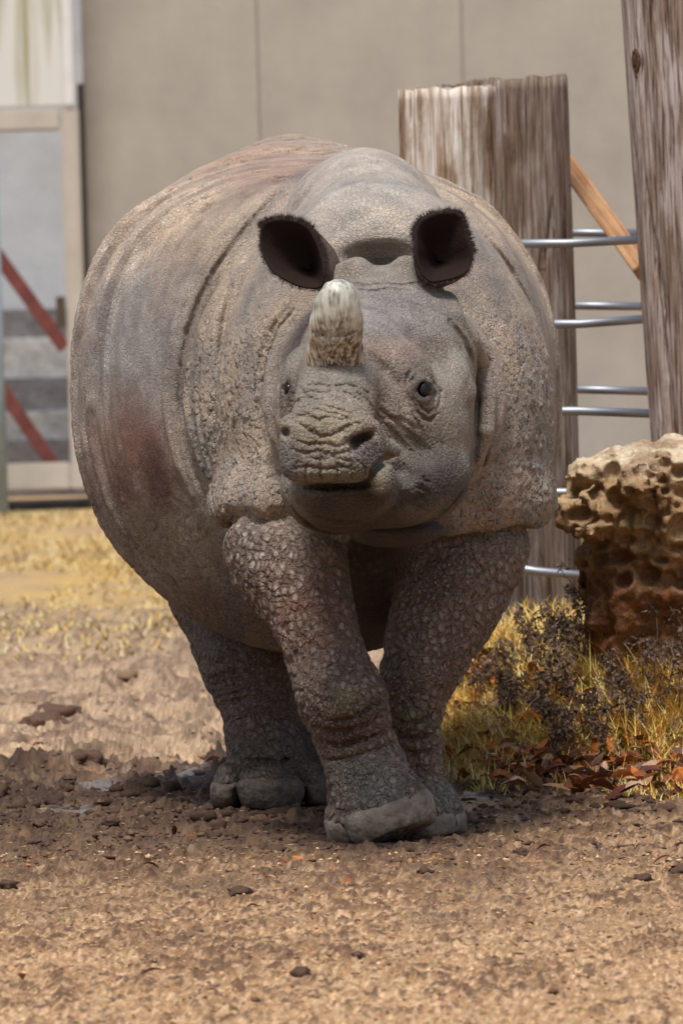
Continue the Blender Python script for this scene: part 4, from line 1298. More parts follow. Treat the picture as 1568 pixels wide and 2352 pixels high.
def build_ground():
    ext = np.array([.03, .07, .15, .3, .6, 1.2, 2.5, 5, 10, 25, 60, 150, 400])
    xs = np.concatenate([-1.36 - ext[::-1], np.arange(-1.36, -.88, .010), np.arange(-.88, .88, .0052), np.arange(.88, 1.361, .010), 1.365 + ext])
    ys = np.concatenate([[-400, -100, -30, -5, 5, 10, 14, 16, 16.8, 17.2], np.arange(17.4, 25.0, .026), np.arange(25.0, 33, .036), np.arange(33, 53, .16), [54, 57, 62, 70, 85, 110, 160, 260, 450, 900]])
    X, Y = np.meshgrid(xs, ys, indexing='ij'); nx, ny = X.shape
    x = X.ravel(); y = Y.ravel()
    fade = sstep(1.9, 1.36, np.abs(x)) * sstep(16.8, 17.4, y) * sstep(60, 45, y)
    z = np.zeros(len(x))
    act = np.where(fade > 0)[0]
    xa, ya = x[act], y[act]
    A = np.stack([xa, ya * .42, 0 * xa], 1).astype(np.float32)
    B = np.stack([xa, ya * .55, 0 * xa + 5], 1).astype(np.float32)
    D = np.stack([xa, ya * .8, 0 * xa + 9], 1).astype(np.float32)
    base = ground_z(xa, ya)
    u, v = uv_of(np.stack([xa, ya, base], 1))
    nz = fbm(A, 3.2, 4, 91); nb = fbm(B, 11., 3, 92); nf = fbm(D, 42., 2, 93); 
    # muddy belt round the feet
    mud = sstep(2150, 1900, v + 130 * nz + 70 * nb) * sstep(1690, 1790, v + 70 * nz + 40 * nb)
    mud = np.clip(mud * (1 - .55 * sstep(1000, 1250, u + 150 * nz)) , 0, 1)
    E_ = np.stack([xa, ya * .22, 0 * xa + 3], 1).astype(np.float32)
    grain = vnoise(E_, 105., 96); grain2 = vnoise(E_, 55., 97); rc = vnoise(E_, 130., 98)
    near = sstep(37, 30, ya)
    wr = np.random.default_rng(77); white = np.clip(wr.normal(0, 1, len(xa)), -2, 2.5); white2 = np.clip(wr.normal(0, 1, len(xa)), -2, 2)
    F1, F2, R = voro(np.stack([xa, ya * .5, 0 * xa + .5], 1).astype(np.float32) + (.015 * nb)[:, None], 24., 99)
    lump = np.sqrt(np.clip(1 - (F1 / (.30 + .35 * R)) ** 2, 0, 1)) * (R > .25) * (.75 + .5 * grain2)
    zz = base + .006 * nz + .005 * nb + .003 * nf + near * (.0034 * grain + .0050 * grain2 + .0017 * white)
    zz += (.004 + .013 * mud * sstep(-.35, .25, nz + .3 * nb)) * lump * (.5 + R) * near
    zz += mud * (.010 * nb + .003 * nf - .002 * grain)
    zz += sstep(25, 27, ya) * sstep(38, 34, ya) * (.002 * grain2 + .009 * lump + .004 * nf)
    # puddles: flat and wet
    pud = np.zeros(len(xa))
    for cu, cv, ru, rv in ((400, 1774, 120, 15), (330, 1762, 60, 11), (150, 1858, 80, 12), (60, 1842, 40, 9), (1080, 1838, 60, 16), (470, 1752, 70, 13), (745, 1838, 30, 14), (230, 1800, 60, 12), (480, 1890, 60, 12), (1150, 1880, 60, 10)):
        pud = np.maximum(pud, blob(u, v, cu, cv, ru, rv, .3, .55 * nb + .25 * nz))
    zz = zz * (1 - pud) + (base - .003) * pud
    soles = np.zeros(len(xa))
    for (cx, cy, r) in ((p3(975, 1872, 23.12)[0], 23.12, .13), (p3(620, 1790, 24.43)[0], 24.43, .16), (p3(664, 1770, 25.4)[0], 25.4, .14), (p3(868, 1900, 22.9)[0], 22.9, .14)):
        soles = np.maximum(soles, np.exp(-(((xa - cx) / r) ** 4 + ((ya - cy) / (r * 1.3)) ** 4)))
    zz = zz * (1 - soles) + np.minimum(zz, .003) * soles
    z[act] = zz * fade[act]
    # colour
    C = np.tile(lin(174, 138, 100), (len(x), 1))
    C[y > 34] = lin(176, 148, 104)
    Ca = C[act]
    def mix(c, m):
        nonlocal Ca
        Ca = Ca * (1 - m[:, None]) + c[None, :] * m[:, None]
    mix(lin(148, 112, 76), sstep(-.1, .4, nz + .5 * nb) * .6)
    mix(lin(214, 180, 142), sstep(.05, .45, rc) * near * .6)
    mix(lin(92, 68, 52), sstep(.12, .5, grain2 * .7 - rc * .4 + .35 * nz) * near * .75)
    mix(lin(112, 84, 64), sstep(.0, .35, nb * .8 + nz * .5 + .25 * grain - .08) * sstep(2400, 1950, v) * .7)
    till = sstep(1780, 1690, v + 50 * nz) * sstep(1330, 1420, v + 30 * nb)
    mix(lin(172, 148, 122), till * .8)
    mix(lin(120, 98, 80), till * sstep(-.1, .35, nb + .4 * grain2) * .7)
    mix(lin(86, 68, 52), mud * .9)
    mix(lin(64, 48, 40), mud * sstep(.0, .4, nb + .4 * nz) * .7)
    mix(lin(118, 92, 72), sstep(.0, .4, -nz) * mud * .4)
    straw = sstep(1430, 1370, v + 30 * nz) * sstep(.02, 0, mound_h(xa, ya))
    mix(lin(190, 158, 108), straw * .75)
    mix(lin(192, 158, 96), straw * sstep(-.05, .25, fbm(np.stack([xa * 1.2, ya * .35, 0 * xa], 1).astype(np.float32), 1.6, 3, 44)) * .8)
    mix(lin(160, 136, 112), straw * sstep(0, .4, nz + .5 * nb) * .5)
    mix(lin(96, 64, 44), sstep(.02, .10, mound_h(xa, ya)) * .75)
    mix(lin(128, 82, 52), sstep(.02, .10, mound_h(xa, ya)) * sstep(0, .4, nb) * .6)
    C[act] = Ca
    C[act] *= (.96 + .22 * near * white2)[:, None]
    wet = np.zeros(len(x)); wet[act] = np.clip(pud + .40 * mud * sstep(-.1, .4, -nb), 0, 1)
    V = np.stack([x, y, z], 1)
    I = np.arange(nx * ny).reshape(nx, ny)
    Q = np.stack([I[:-1, :-1], I[1:, :-1], I[1:, 1:], I[:-1, 1:]], -1).reshape(-1, 4)
    g = mesh_np('ground', V, Q, attr_mat('soil', .82, (150, .55), (300, .9, .006), wet=True))
    tint(g, C); attr(g, 'wet', wet)
    g['kind'] = 'structure'
    return g, (xs, ys, z.reshape(nx, ny))

def sampler(gr):
    xs, ys, Z = gr
    def f(x, y):
        i = np.clip(np.searchsorted(xs, x) - 1, 0, len(xs) - 2); j = np.clip(np.searchsorted(ys, y) - 1, 0, len(ys) - 2)
        a = (x - xs[i]) / (xs[i + 1] - xs[i]); b = (y - ys[j]) / (ys[j + 1] - ys[j])
        return Z[i, j] * (1 - a) * (1 - b) + Z[i + 1, j] * a * (1 - b) + Z[i, j + 1] * (1 - a) * b + Z[i + 1, j + 1] * a * b
    return f

def ico(sub=1):
    bm = bmesh.new(); bmesh.ops.create_icosphere(bm, subdivisions=sub, radius=1)
    V = np.array([v_.co[:] for v_ in bm.verts]); Fc = np.array([[v_.index for v_ in f.verts] for f in bm.faces]); bm.free()
    return V, Fc

def scatter(name, items, base_V, base_F, mat, rs, smooth=False, rough=.35):
    """merge many deformed copies of a small mesh: items = (pos, scale3, colour)"""
    nV = len(base_V); n = len(items)
    Pp = np.array([it[0] for it in items]); Sc = np.array([it[1] for it in items]); Cc = np.array([it[2] for it in items])
    q = base_V[None] * (1 + rs.normal(0, rough, (n, nV, 1))) * Sc[:, None, :]
    a = rs.uniform(0, 6.28, n); ca, sa = np.cos(a)[:, None], np.sin(a)[:, None]
    W_ = np.stack([q[..., 0] * ca - q[..., 1] * sa, q[..., 0] * sa + q[..., 1] * ca, q[..., 2]], -1) + Pp[:, None, :]
    VV = [W_.reshape(-1, 3)]; CC = [np.repeat(Cc, nV, 0)]
    n = len(items)
    Fc = (base_F[None] + (np.arange(n) * nV)[:, None, None]).reshape(-1, base_F.shape[1])
    o = mesh_np(name, np.concatenate(VV), Fc, mat, None, smooth)
    tint(o, np.concatenate(CC))
    return o

def build_clods(gz):
    rs = np.random.default_rng(5)
    V0 = np.array([(1, 0, 0), (-1, 0, 0), (0, 1, 0), (0, -1, 0), (0, 0, 1), (.6, -.6, .5), (-.6, -.6, .4), (0, 0, -1)], float) * .9
    F0 = np.array([(5, 0, 2), (5, 2, 4), (2, 1, 4), (1, 6, 4), (6, 5, 4), (6, 3, 5), (3, 0, 5), (1, 3, 6), (0, 3, 7), (3, 1, 7), (1, 2, 7), (2, 0, 7)])
    mat = attr_mat('clod', .85, (200, .45), (400, .5, .002))
    items = []
    n = 11000
    # crumbs: denser in the mud, spread over the ground in view
    for i in range(n):
        if i < 5000: v_ = rs.uniform(1960, 2380); r = rs.lognormal(math.log(.0024), .42)
        elif i < 9200: v_ = rs.uniform(1740, 1990); r = rs.lognormal(math.log(.0040), .50)
        else: v_ = rs.uniform(1430, 1760); r = rs.lognormal(math.log(.0055), .45)
        u_ = rs.uniform(-30, 1600)
        p = G(u_, v_)
        if abs(p[0]) > 1.3 or p[1] > 33: continue
        if 5000 <= i < 9200 and u_ > 1000 and rs.random() < .5: continue
        if mound_h(p[0], p[1]) > .01: continue
        r = min(r, .014)
        p[2] = r * .15
        k = rs.random()
        if v_ > 1960: c = lin(104, 76, 56) if k < .5 else (lin(212, 176, 136) if k < .75 else lin(166, 120, 84))
        elif v_ > 1740: c = lin(74, 57, 48) if k < .6 else lin(110, 86, 70)
        else: c = lin(140, 114, 92) if k < .6 else lin(178, 150, 120)
        items.append((p, (r * rs.uniform(.8, 1.9), r * rs.uniform(.8, 1.5), r * rs.uniform(.45, .9)), c * rs.uniform(.75, 1.2)))
    for i in range(900):                               # bits of straw
        u_, v_ = rs.uniform(-30, 1600), rs.uniform(1700, 2380); p = G(u_, v_)
        if abs(p[0]) > 1.3 or mound_h(p[0], p[1]) > .01: continue
        p[2] = .002; l_ = rs.uniform(.006, .022)
        items.append((p, (l_, .0013, .0011), lin(206, 172, 120) * rs.uniform(.6, 1.2)))
    zz = gz(np.array([i[0][0] for i in items]), np.array([i[0][1] for i in items]))
    for it, z_ in zip(items, zz): it[0][2] += z_
    o = scatter('soil_crumbs', items, V0, F0, mat, rs, False)
    tag(o, 'crumbs of sandy soil and mud strewn over the open ground', 'soil crumbs', None, 'stuff')
    # crumbly clods pressed out of the mud
    V2, F2_ = ico(2)
    V2 = V2 * (1 + .55 * fbm((V2 * 1.4 + 3).astype(np.float32), 1.5, 3, 8, .7))[:, None]
    items = []
    for i in range(800):
        u_, v_ = rs.uniform(-30, 1600), (rs.normal(1850, 45) if i < 480 else rs.uniform(1480, 1960))
        if u_ > 1020 and rs.random() < .55: continue
        if not 1470 < v_ < 2040: continue
        p = G(u_, v_); r = min(.024, rs.lognormal(math.log(.0062), .60))
        if abs(p[0]) > 1.3 or mound_h(p[0], p[1]) > .01: continue
        p[2] = gz(p[0:1], p[1:2])[0] + r * .2
        c = lin(78, 60, 48) if v_ > 1740 else lin(138, 112, 88)
        items.append((p, (r * rs.uniform(.9, 1.7), r * rs.uniform(.8, 1.4), r * rs.uniform(.6, 1.0)), c * rs.uniform(.7, 1.25)))
    o = scatter('mud_crumbs', items, V2, F2_, mat, rs, False, .20)
    tag(o, 'dark crumbs of mud trodden up round the feet', 'mud crumbs', None, 'stuff')
    # larger clods, one by one
    V1, F1 = ico(3)
    spots = [(100, 1655, 'big'), (205, 1735, 'big'), (130, 1640, 'big'), (1198, 1968, 'one'), (1325, 1850, 'one'), (975, 2010, 'one'), (220, 1870, 'one'), (300, 1880, 'one'), (60, 1845, 'one'),
             (420, 1850, 'one'), (1480, 1600 + 240, 'one'), (1290, 1875, 'one'), (1085, 1812, 'one'), (1560, 2010, 'one'), (690, 2240, 'one'), (550, 2052, 'one'), (820, 2205, 'one'), (1475, 2022, 'one'), (20, 2040, 'one'),
             (350, 1838, 'one'), (260, 1905, 'one'), (160, 1880, 'one'), (480, 1838, 'one'), (95, 1905, 'one')]
    for k, (u_, v_, kind) in enumerate(spots):
        p = G(u_, v_); r = (.052 if kind == 'big' else .017) * rs.uniform(.8, 1.3)
        nn = fbm((V1 * 1.3 + k * 7).astype(np.float32), 1.6, 4, k, .7)
        q = V1 * (1 + .85 * nn)[:, None] * np.array([1.25, 1.0, .62]) * r
        a = rs.uniform(0, 6.28); q = q @ np.array(Matrix.Rotation(a, 3, 'Z'))
        p[2] = gz(np.array([p[0]]), np.array([p[1]]))[0] + r * .22
        o = mesh_np('mud_clod', q + p, F1, mat)
        tint(o, np.tile(lin(86, 66, 54) * rs.uniform(.75, 1.15), (len(q), 1)))
        tag(o, 'lump of dark mud on the churned sandy ground behind the animal' if kind == 'big' else 'small lump of dark mud lying on the bare ground', 'mud clod', 'lumps of mud on churned sand' if kind == 'big' else 'small lumps of mud')

# ------------------------------------------------------------------ wall, gate, posts and rails
def build_wall():
    YW = 52.0
    conc = simple_mat('concrete', (.405, .372, .325), .9, (2.4, .20), (40, .25, .01), .2)
    base = P(800, 1150, YW); base[2] = 0
    wl = empty('concrete_wall', (0, YW, 0), 'tall taupe concrete wall of upright panels behind the enclosure', 'wall'); wl['kind'] = 'thing'
    js = [P(206, 700, YW)[0], P(597, 300, YW)[0], P(1066, 300, YW)[0]]
    w_ = js[2] - js[1]
    xs = [js[0], js[1], js[2]] + [js[2] + w_ * k for k in range(1, 10)]
    for a, b in zip(xs[:-1], xs[1:]):
        box_obj('panel', (a + .002, YW, -.1), (b - .002, YW + .2, 5.2), conc, wl, .003)
    dark = simple_mat('joint', (.27, .245, .21), .95, (20, .3), None)
    box_obj('joint_filler', (js[0] + .01, YW + .05, -.1), (xs[-1] - .02, YW + .16, 5.15), dark, wl, 0)
    box_obj('gap_shade_strip', (js[0] - .032, YW - .02, -.1), (js[0] + .001, YW + .10, 2.2), simple_mat('gap_shade', (.09, .08, .07), .9, (20, .3), None), wl, .002)  # dark strip painted for the shade in the gap beside the gate
    # --- building side behind the gate
    grey = simple_mat('grey_render', (.50, .51, .52), .9, (4, .18), (30, .3, .01), .2)
    o = box_obj('rendered_wall', (-3.9, 56.0, .9), (P(175, 700, 55)[0] + .05, 56.2, 4.0), grey)
    tag(o, 'pale grey rendered wall seen through the gate', 'wall', None, 'thing')
    # moss-streaked sheet above the gate
    mp = bpy.data.materials.new('mossy_sheet'); mp.use_nodes = True
    t = mp.node_tree; b = t.nodes['Principled BSDF']; tc = t.nodes.new('ShaderNodeTexCoord')
    mm = t.nodes.new('ShaderNodeMapping'); mm.inputs['Scale'].default_value = (1, 1, .05); t.links.new(tc.outputs['Object'], mm.inputs[0])
    nz = t.nodes.new('ShaderNodeTexNoise'); nz.inputs['Scale'].default_value = 14; nz.inputs['Detail'].default_value = 3; t.links.new(mm.outputs[0], nz.inputs['Vector'])
    sp = t.nodes.new('ShaderNodeSeparateXYZ'); t.links.new(tc.outputs['Object'], sp.inputs[0])
    zr = t.nodes.new('ShaderNodeMapRange'); zr.inputs[1].default_value = -.75; zr.inputs[2].default_value = .25; zr.inputs[3].default_value = -.16; zr.inputs[4].default_value = .14; t.links.new(sp.outputs[2], zr.inputs[0])
    ad = t.nodes.new('ShaderNodeMath'); ad.operation = 'ADD'; t.links.new(nz.outputs[0], ad.inputs[0]); t.links.new(zr.outputs[0], ad.inputs[1])
    rp = t.nodes.new('ShaderNodeValToRGB'); t.links.new(ad.outputs[0], rp.inputs[0])
    rp.color_ramp.elements[0].position = .44; rp.color_ramp.elements[0].color = (.60, .60, .57, 1)
    rp.color_ramp.elements[1].position = .70; rp.color_ramp.elements[1].color = (.26, .25, .11, 1)
    t.links.new(rp.outputs[0], b.inputs['Base Color']); b.inputs['Roughness'].default_value = .7
    white = simple_mat('white_trim', (.70, .69, .68), .6, (8, .12), None)
    taupe = simple_mat('gate_paint', (.48, .44, .38), .6, (6, .15), (60, .15, .004), .3)
    YG = 51.6
    tr = P(172, 247, YG); bl = P(-260, 1138, YG); br = P(206, 1132, YG)
    x1 = br[0]; ztop = tr[2]; zbot = bl[2]; x0 = bl[0] - .2
    sh = empty('wall_sheet', (x1 - .8, YG + .05, ztop + .7), 'pale sheet above the gate streaked with green moss', 'sheet')
    so = box_obj('sheet', (x0, YG + .03, ztop + .015), (x1 - .075, YG + .06, ztop + 1.5), mp, sh, .003)
    box_obj('edge_trim', (x1 - .073, YG - .01, ztop + .012), (x1 - .02, YG + .08, ztop + 1.5), white, sh, .006)
    gt = empty('gate', (x1 - .8, YG, zbot), 'taupe steel gate frame crossed by red diagonal braces', 'gate')
    fw_ = .092
    box_obj('stile', (x1 - fw_, YG, zbot), (x1, YG + .08, ztop), taupe, gt, .012)
    box_obj('stile', (x0, YG, zbot), (x0 + fw_, YG + .08, ztop), taupe, gt, .012)
    box_obj('top_rail', (x0 + fw_ + .001, YG + .004, ztop - .115), (x1 - fw_ - .001, YG + .076, ztop - .002), taupe, gt, .012)
    box_obj('bottom_rail', (x0 + fw_ + .001, YG + .004, zbot + .002), (x1 - fw_ - .001, YG + .076, zbot + .145), taupe, gt, .012)
    red = simple_mat('red_steel', (.20, .055, .045), .65, (14, .45), (80, .3, .003))
    for (ua, va), (ub, vb) in (((-60, 510), (150, 800)), ((-60, 800), (135, 1085))):
        beam('brace', P(ua, va, YG + .25), P(ub, vb, YG + .25), .07, .05, red, gt)
    box_obj('latch', P(140, 730, YG) + np.array([-.022, -.02, -.05]), P(140, 690, YG) + np.array([.022, .03, .02]), simple_mat('rusty', (.10, .07, .05), .8), gt, .004)
    blue = simple_mat('blue_pipe', (.28, .36, .42), .5, (12, .2), None)
    a = P(4, 1060, YG - .35); a[2] = 0
    pp = tube_obj('gate_pipe', [a, a + np.array([-.002, 0, .9]), a + np.array([-.004, 0, 1.9])], .030, blue)
    tag(pp, 'upright blue-grey pipe in front of the gate', 'pipe')
    # stepped concrete seen through the gate
    shades = [(.20, .19, .19), (.48, .48, .47), (.17, .16, .17), (.34, .34, .34), (.15, .14, .15)]
    edges = [712, 775, 868, 945, 1010, 1075]
    names = ['dark weathered concrete course behind the gate, topmost of the five', 'pale concrete course behind the gate, second from the top', 'dark purplish concrete course behind the gate, middle of the five',
             'mid grey mottled concrete course behind the gate, fourth from the top', 'dark concrete footing course behind the gate, lowest of the five']
    for k in range(5):
        YB = 54.9 - .10 * k
        zt = P(80, edges[k], YB)[2]; zb = P(80, edges[k + 1], YB)[2]
        if k == 4: zb = -.05
        o = box_obj('concrete_course', (-3.4, YB, zb - .04), (P(170, 900, YB)[0] + .12, 56.0 + .001 * k, zt), simple_mat('course_%d' % k, shades[k], .9, (9, .5), (40, .5, .02)), None, .015)
        tag(o, names[k], 'concrete')
    o = box_obj('gate_gap_block', (-3.4, 51.75, -.05), (x1 + .1, 52.2, zbot - .055), simple_mat('gap_dark', (.10, .085, .08), .9, (14, .5)), None, .01)  # dark block stands in for the open gap below the gate
    tag(o, 'low dark block standing in for the dark gap under the gate', 'sill', None, 'thing')

def log_post(name, base, top, r0, r1, mat, seed, label, cut_tilt=0.0):
    """a peeled log standing on end, checked and uneven, with a sawn top"""
    n, m = 200, 56
    a = np.array(base, float); b = np.array(top, float); V = []
    for j in range(m + 1):
        t = j / m
        for k in range(n):
            th = 2 * math.pi * k / n
            V.append((t, th))
    V = np.array(V); t, th = V[:, 0], V[:, 1]
    H_ = np.linalg.norm(b - a)
    Q_ = np.stack([np.cos(th) * 2, np.sin(th) * 2, t * H_ * .8 + seed * 9], 1).astype(np.float32)
    Q2 = np.stack([np.cos(th) * 9, np.sin(th) * 9, t * H_ * .7 + seed * 5], 1).astype(np.float32)
    dr = .012 * vnoise(Q_, 1.0, seed) + .004 * vnoise(Q2, 1.0, seed + 1)
    ck = np.abs(vnoise(np.stack([np.cos(th) * 3.3, np.sin(th) * 3.3, t * H_ * .35 + seed], 1).astype(np.float32), 1.0, seed + 2))
    dr = dr - .016 * sstep(.045, 0, ck)
    ck2 = np.abs(vnoise(np.stack([np.cos(th) * 8, np.sin(th) * 8, t * H_ * .9 + seed * 2], 1).astype(np.float32), 1.0, seed + 7))
    dr = dr - .006 * sstep(.06, 0, ck2)
    r = r0 + (r1 - r0) * t + dr
    ctr = a[None] + (b - a)[None] * t[:, None]
    W_ = ctr + np.stack([r * np.cos(th), r * np.sin(th), 0 * r], 1)
    topm = t > .999
    W_[topm, 2] += cut_tilt * np.cos(th[topm]) * r1 + .004 * np.sin(th[topm] * 7 + seed) + .003 * np.sin(th[topm] * 13)
    Fc = []
    for j in range(m):
        for k in range(n):
            Fc.append((j * n + k, j * n + (k + 1) % n, (j + 1) * n + (k + 1) % n, (j + 1) * n + k))
    c0 = len(W_)
    W_ = np.concatenate([W_, [W_[m * n:].mean(0) - np.array([0, 0, .004])]])
    Fc += [(m * n + k, m * n + (k + 1) % n, c0) for k in range(n)]
    o = mesh_np(name, W_ - a, Fc, mat)
    o.location = tuple(a)
    return tag(o, label, 'post')

def build_posts():
    w1 = wood_mat('weathered_log', (.80, .77, .71), (.36, .25, .16), 1, .8, patch=.75)
    w2 = wood_mat('grey_log', (.36, .31, .27), (.12, .08, .055), 2, .8, patch=.5)
    w3 = wood_mat('dark_log', (.48, .42, .38), (.12, .075, .06), 3, .7, patch=.6)
    YP = 28.6
    def at(ul, ur, v, Y): 
        a, b = P(ul, v, Y), P(ur, v, Y); return (a + b) / 2, (b[0] - a[0]) / 2
    t, r = at(919, 1137, 203, YP); b, _ = at(933, 1152, 1300, YP); b[2] = -.05; t[1] = b[1] = YP
    log_post('log_post', b, t, r * 1.02, r, w1, 3, 'short pale log post with greenish sawn top, bleached on one side', .01)
    t, r = at(1088, 1306, 180, YP + .55); b, _ = at(1125, 1338, 1300, YP + .55); b[2] = -.05
    log_post('log_post', b, t, r * 1.02, r, w2, 5, 'short grey-brown log post that carries the slanting timber', .03)
    t, r = at(945, 1120, 196, YP + .75); b, _ = at(960, 1140, 1300, YP + .75); b[2] = -.05
    log_post('log_post', b, t, r, r, w2, 8, 'short log post mostly hidden behind the pale log', .12)
    YT = 27.7
    t, r = at(1424, 1750, -60, YT); b, _ = at(1500, 1826, 1100, YT)
    d = (t - b) / (t[2] - b[2]); base = b + d * (-.05 - b[2])
    lp = log_post('log_post', base, t + d * .8, r, r, w3, 12, 'tall dark leaning log post with a knot behind the pitted rock')
    kd = simple_mat('knot', (.17, .085, .05), .85, (60, .75), (60, 1.0, .01), .2, (.035, .02, .015))
    kc = P(1462, 140, YT); ax = kc - (base + d * kc[2]); ax[2] = 0; cx = base + d * (kc[2] - base[2])
    th = math.asin(max(-1, min(1, (kc[0] - cx[0]) / r))); nrm = np.array([math.sin(th), -math.cos(th), 0]); tan = np.array([math.cos(th), math.sin(th), 0])
    KV = []; KF = []; nr, ns_ = 7, 28
    for a_ in range(nr + 1):
        for b_ in range(ns_):
            q = 2 * math.pi * b_ / ns_; rr = a_ / nr
            KV.append(cx + nrm * (r + .012 - .022 * rr ** 3 + .007 * math.sin(rr * 16)) + tan * .030 * rr * math.cos(q) + np.array([0, 0, .058 * rr * math.sin(q)]))
    for a_ in range(nr):
        for b_ in range(ns_):
            KF.append((a_ * ns_ + b_, a_ * ns_ + (b_ + 1) % ns_, (a_ + 1) * ns_ + (b_ + 1) % ns_, (a_ + 1) * ns_ + b_))
    mesh_np('knot', KV, KF, kd, lp)
    # a knot and a saw line on the tall log
    steel = bpy.data.materials.new('galvanised'); steel.use_nodes = True
    bs = steel.node_tree.nodes['Principled BSDF']; bs.inputs['Base Color'].default_value = (.30, .32, .35, 1); bs.inputs['Metallic'].default_value = .8; bs.inputs['Roughness'].default_value = .5
    YF, YR = 28.2, 29.9
    front = [((1120, 560), (1300, 559), (1475, 550)), ((1180, 744), (1330, 744), (1490, 732)), ((1180, 944), (1330, 944), (1500, 950)), ((1180, 1130), (1300, 1131), (1490, 1140)), ((1130, 1296), (1230, 1312), (1490, 1336))]
    for k, ps in enumerate(front):
        o = tube_obj('fence_rail', [P(u_, v_, YF) for u_, v_ in ps], .0125, steel)
        tag(o, ['galvanised pipe rail in front of the log posts, top one', 'galvanised pipe rail in front of the log posts, second from the top', 'galvanised pipe rail in front of the log posts, middle one',
                'galvanised pipe rail in front of the log posts, second from the bottom', 'galvanised pipe rail in front of the log posts, sagging bottom one'][k], 'rail', 'pipe rails of the fence')
    rear = [((1250, 534), (1480, 536)), ((1260, 701), (1490, 704)), ((1270, 893), (1500, 899)), ((1270, 1088), (1500, 1094))]
    for k, ps in enumerate(rear):
        o = tube_obj('fence_rail', [P(u_, v_, YR) for u_, v_ in ps], .0125, steel)
        tag(o, ['shaded pipe rail behind the log posts, highest one', 'shaded pipe rail behind the log posts, second from the top', 'shaded pipe rail behind the log posts, third from the top', 'shaded pipe rail behind the log posts, lowest one'][k], 'rail', 'pipe rails behind the posts')
    tim = wood_mat('new_timber', (.50, .30, .16), (.34, .18, .09), 6, .6, patch=.3)
    o = beam('timber_brace', P(1302, 378, YP + .85), P(1478, 622, YP + .35), .055, .05, tim)
    tag(o, 'slanting orange-brown timber brace between the log posts', 'timber')
# ------------------------------------------------------------------ rock, weeds, grass and leaves
def build_rock():
    YR = 25.7
    masses = [ell_ for ell_ in (
        (p3(1455, 1105, YR), (.135, .22, .062)), (p3(1540, 1085, YR + .05), (.17, .26, .075)), (p3(1350, 1085, YR), (.052, .12, .040)),
        (p3(1330, 1165, YR), (.048, .12, .050)), (p3(1420, 1180, YR + .02), (.11, .20, .085)), (p3(1540, 1190, YR + .05), (.19, .26, .14)), (p3(1680, 1150, YR + .1), (.22, .30, .16)),
        (p3(1430, 1280, YR + .05), (.105, .18, .085)), (p3(1420, 1390, YR + .1), (.075, .16, .10)), (p3(1530, 1330, YR + .08), (.15, .22, .16)), (p3(1680, 1350, YR + .12), (.2, .26, .2)),
        (p3(1470, 1450, YR + .12), (.12, .18, .14)), (p3(1560, 1520, YR + .12), (.17, .24, .2)), (p3(1700, 1540, YR + .15), (.2, .25, .22)))]
    def f0(Pt):
        f = None
        for c, r in masses:
            g = ell(Pt, c, r); f = g if f is None else smin(f, g, .03)
        f = f + .030 * fbm(Pt, 8., 4, 5, .6) - .022 * np.abs(vnoise(Pt, 13., 9)) + .012 * np.abs(vnoise(Pt, 34., 6))
        return f
    rs = np.random.default_rng(11)
    uv = [(rs.uniform(1295, 1600), rs.uniform(1045, 1345)) for _ in range(340)]
    Y_, ok = hits(uv, f0, 25.2, 26.2, .01)
    holes = []
    for (u_, v_), y_, k in zip(uv, Y_, ok):
        if not k: continue
        if v_ < 1075 and rs.random() < .6: continue
        r = min(.026, rs.lognormal(math.log(.0068), .70))
        holes.append((P(u_, v_, y_ + r * .2).astype(np.float32), (r * rs.uniform(.8, 1.5), r * 2.2, r * rs.uniform(.7, 1.2))))
    # a few named hollows
    for (u_, v_, rx, rz) in ((1348, 1072, .02, .016), (1405, 1120, .026, .022), (1475, 1235, .028, .024), (1560, 1220, .034, .05), (1400, 1235, .024, .016), (1440, 1240, .03, .018), (1360, 1195, .02, .012)):
        y_, k = hits([(u_, v_)], f0, 25.2, 26.2, .01)
        if k[0]: holes.append((P(u_, v_, y_[0]).astype(np.float32), (rx, .06, rz)))
    def f(Pt):
        g = f0(Pt); lo, hi = Pt.min(0), Pt.max(0)
        for c, r in holes:
            mr = max(r) + .02
            if np.any(lo > c + mr) or np.any(hi < c - mr): continue
            m = np.all(np.abs(Pt - c) < mr, axis=1)
            if m.any(): g[m] = smax(g[m], -ell(Pt[m], c, r), .008)
        return g
    V, Q = surface_nets(f, (.50, 25.25, .1), (1.32, 26.35, .95), .0078)
    V, N = project(f, V, 1)
    V32 = V.astype(np.float32)
    n1 = fbm(V32, 5., 4, 31); n2 = fbm(V32, 22., 4, 32)
    V = V + N * (.004 * n2)[:, None]
    C = np.tile(lin(160, 134, 100), (len(V), 1))
    def mix(c, m):
        nonlocal C
        C = C * (1 - m[:, None]) + c[None] * m[:, None]
    mix(lin(206, 190, 162), sstep(.72, .82, V[:, 2] + .05 * n1) * .85)
    mix(lin(116, 86, 58), sstep(-.1, .3, n1 + .5 * n2) * .7)
    mix(lin(108, 70, 46), sstep(.60, .42, V[:, 2] + .08 * n1) * .85)
    mix(lin(84, 54, 38), sstep(.0, .3, n2) * sstep(.65, .5, V[:, 2]) * .6)
    mix(lin(150, 100, 58), sstep(.15, .4, n2 - n1 * .5) * sstep(.7, .55, V[:, 2]) * .4)
    C *= (1 + .25 * n2)[:, None]
    o = mesh_np('pitted_rock', V, Q, attr_mat('rock', .9, (70, .45), (180, .8, .006)))
    tint(o, np.clip(C, .005, .9))
    tag(o, 'tan limestone boulder full of holes standing by the log posts', 'rock')
    return f

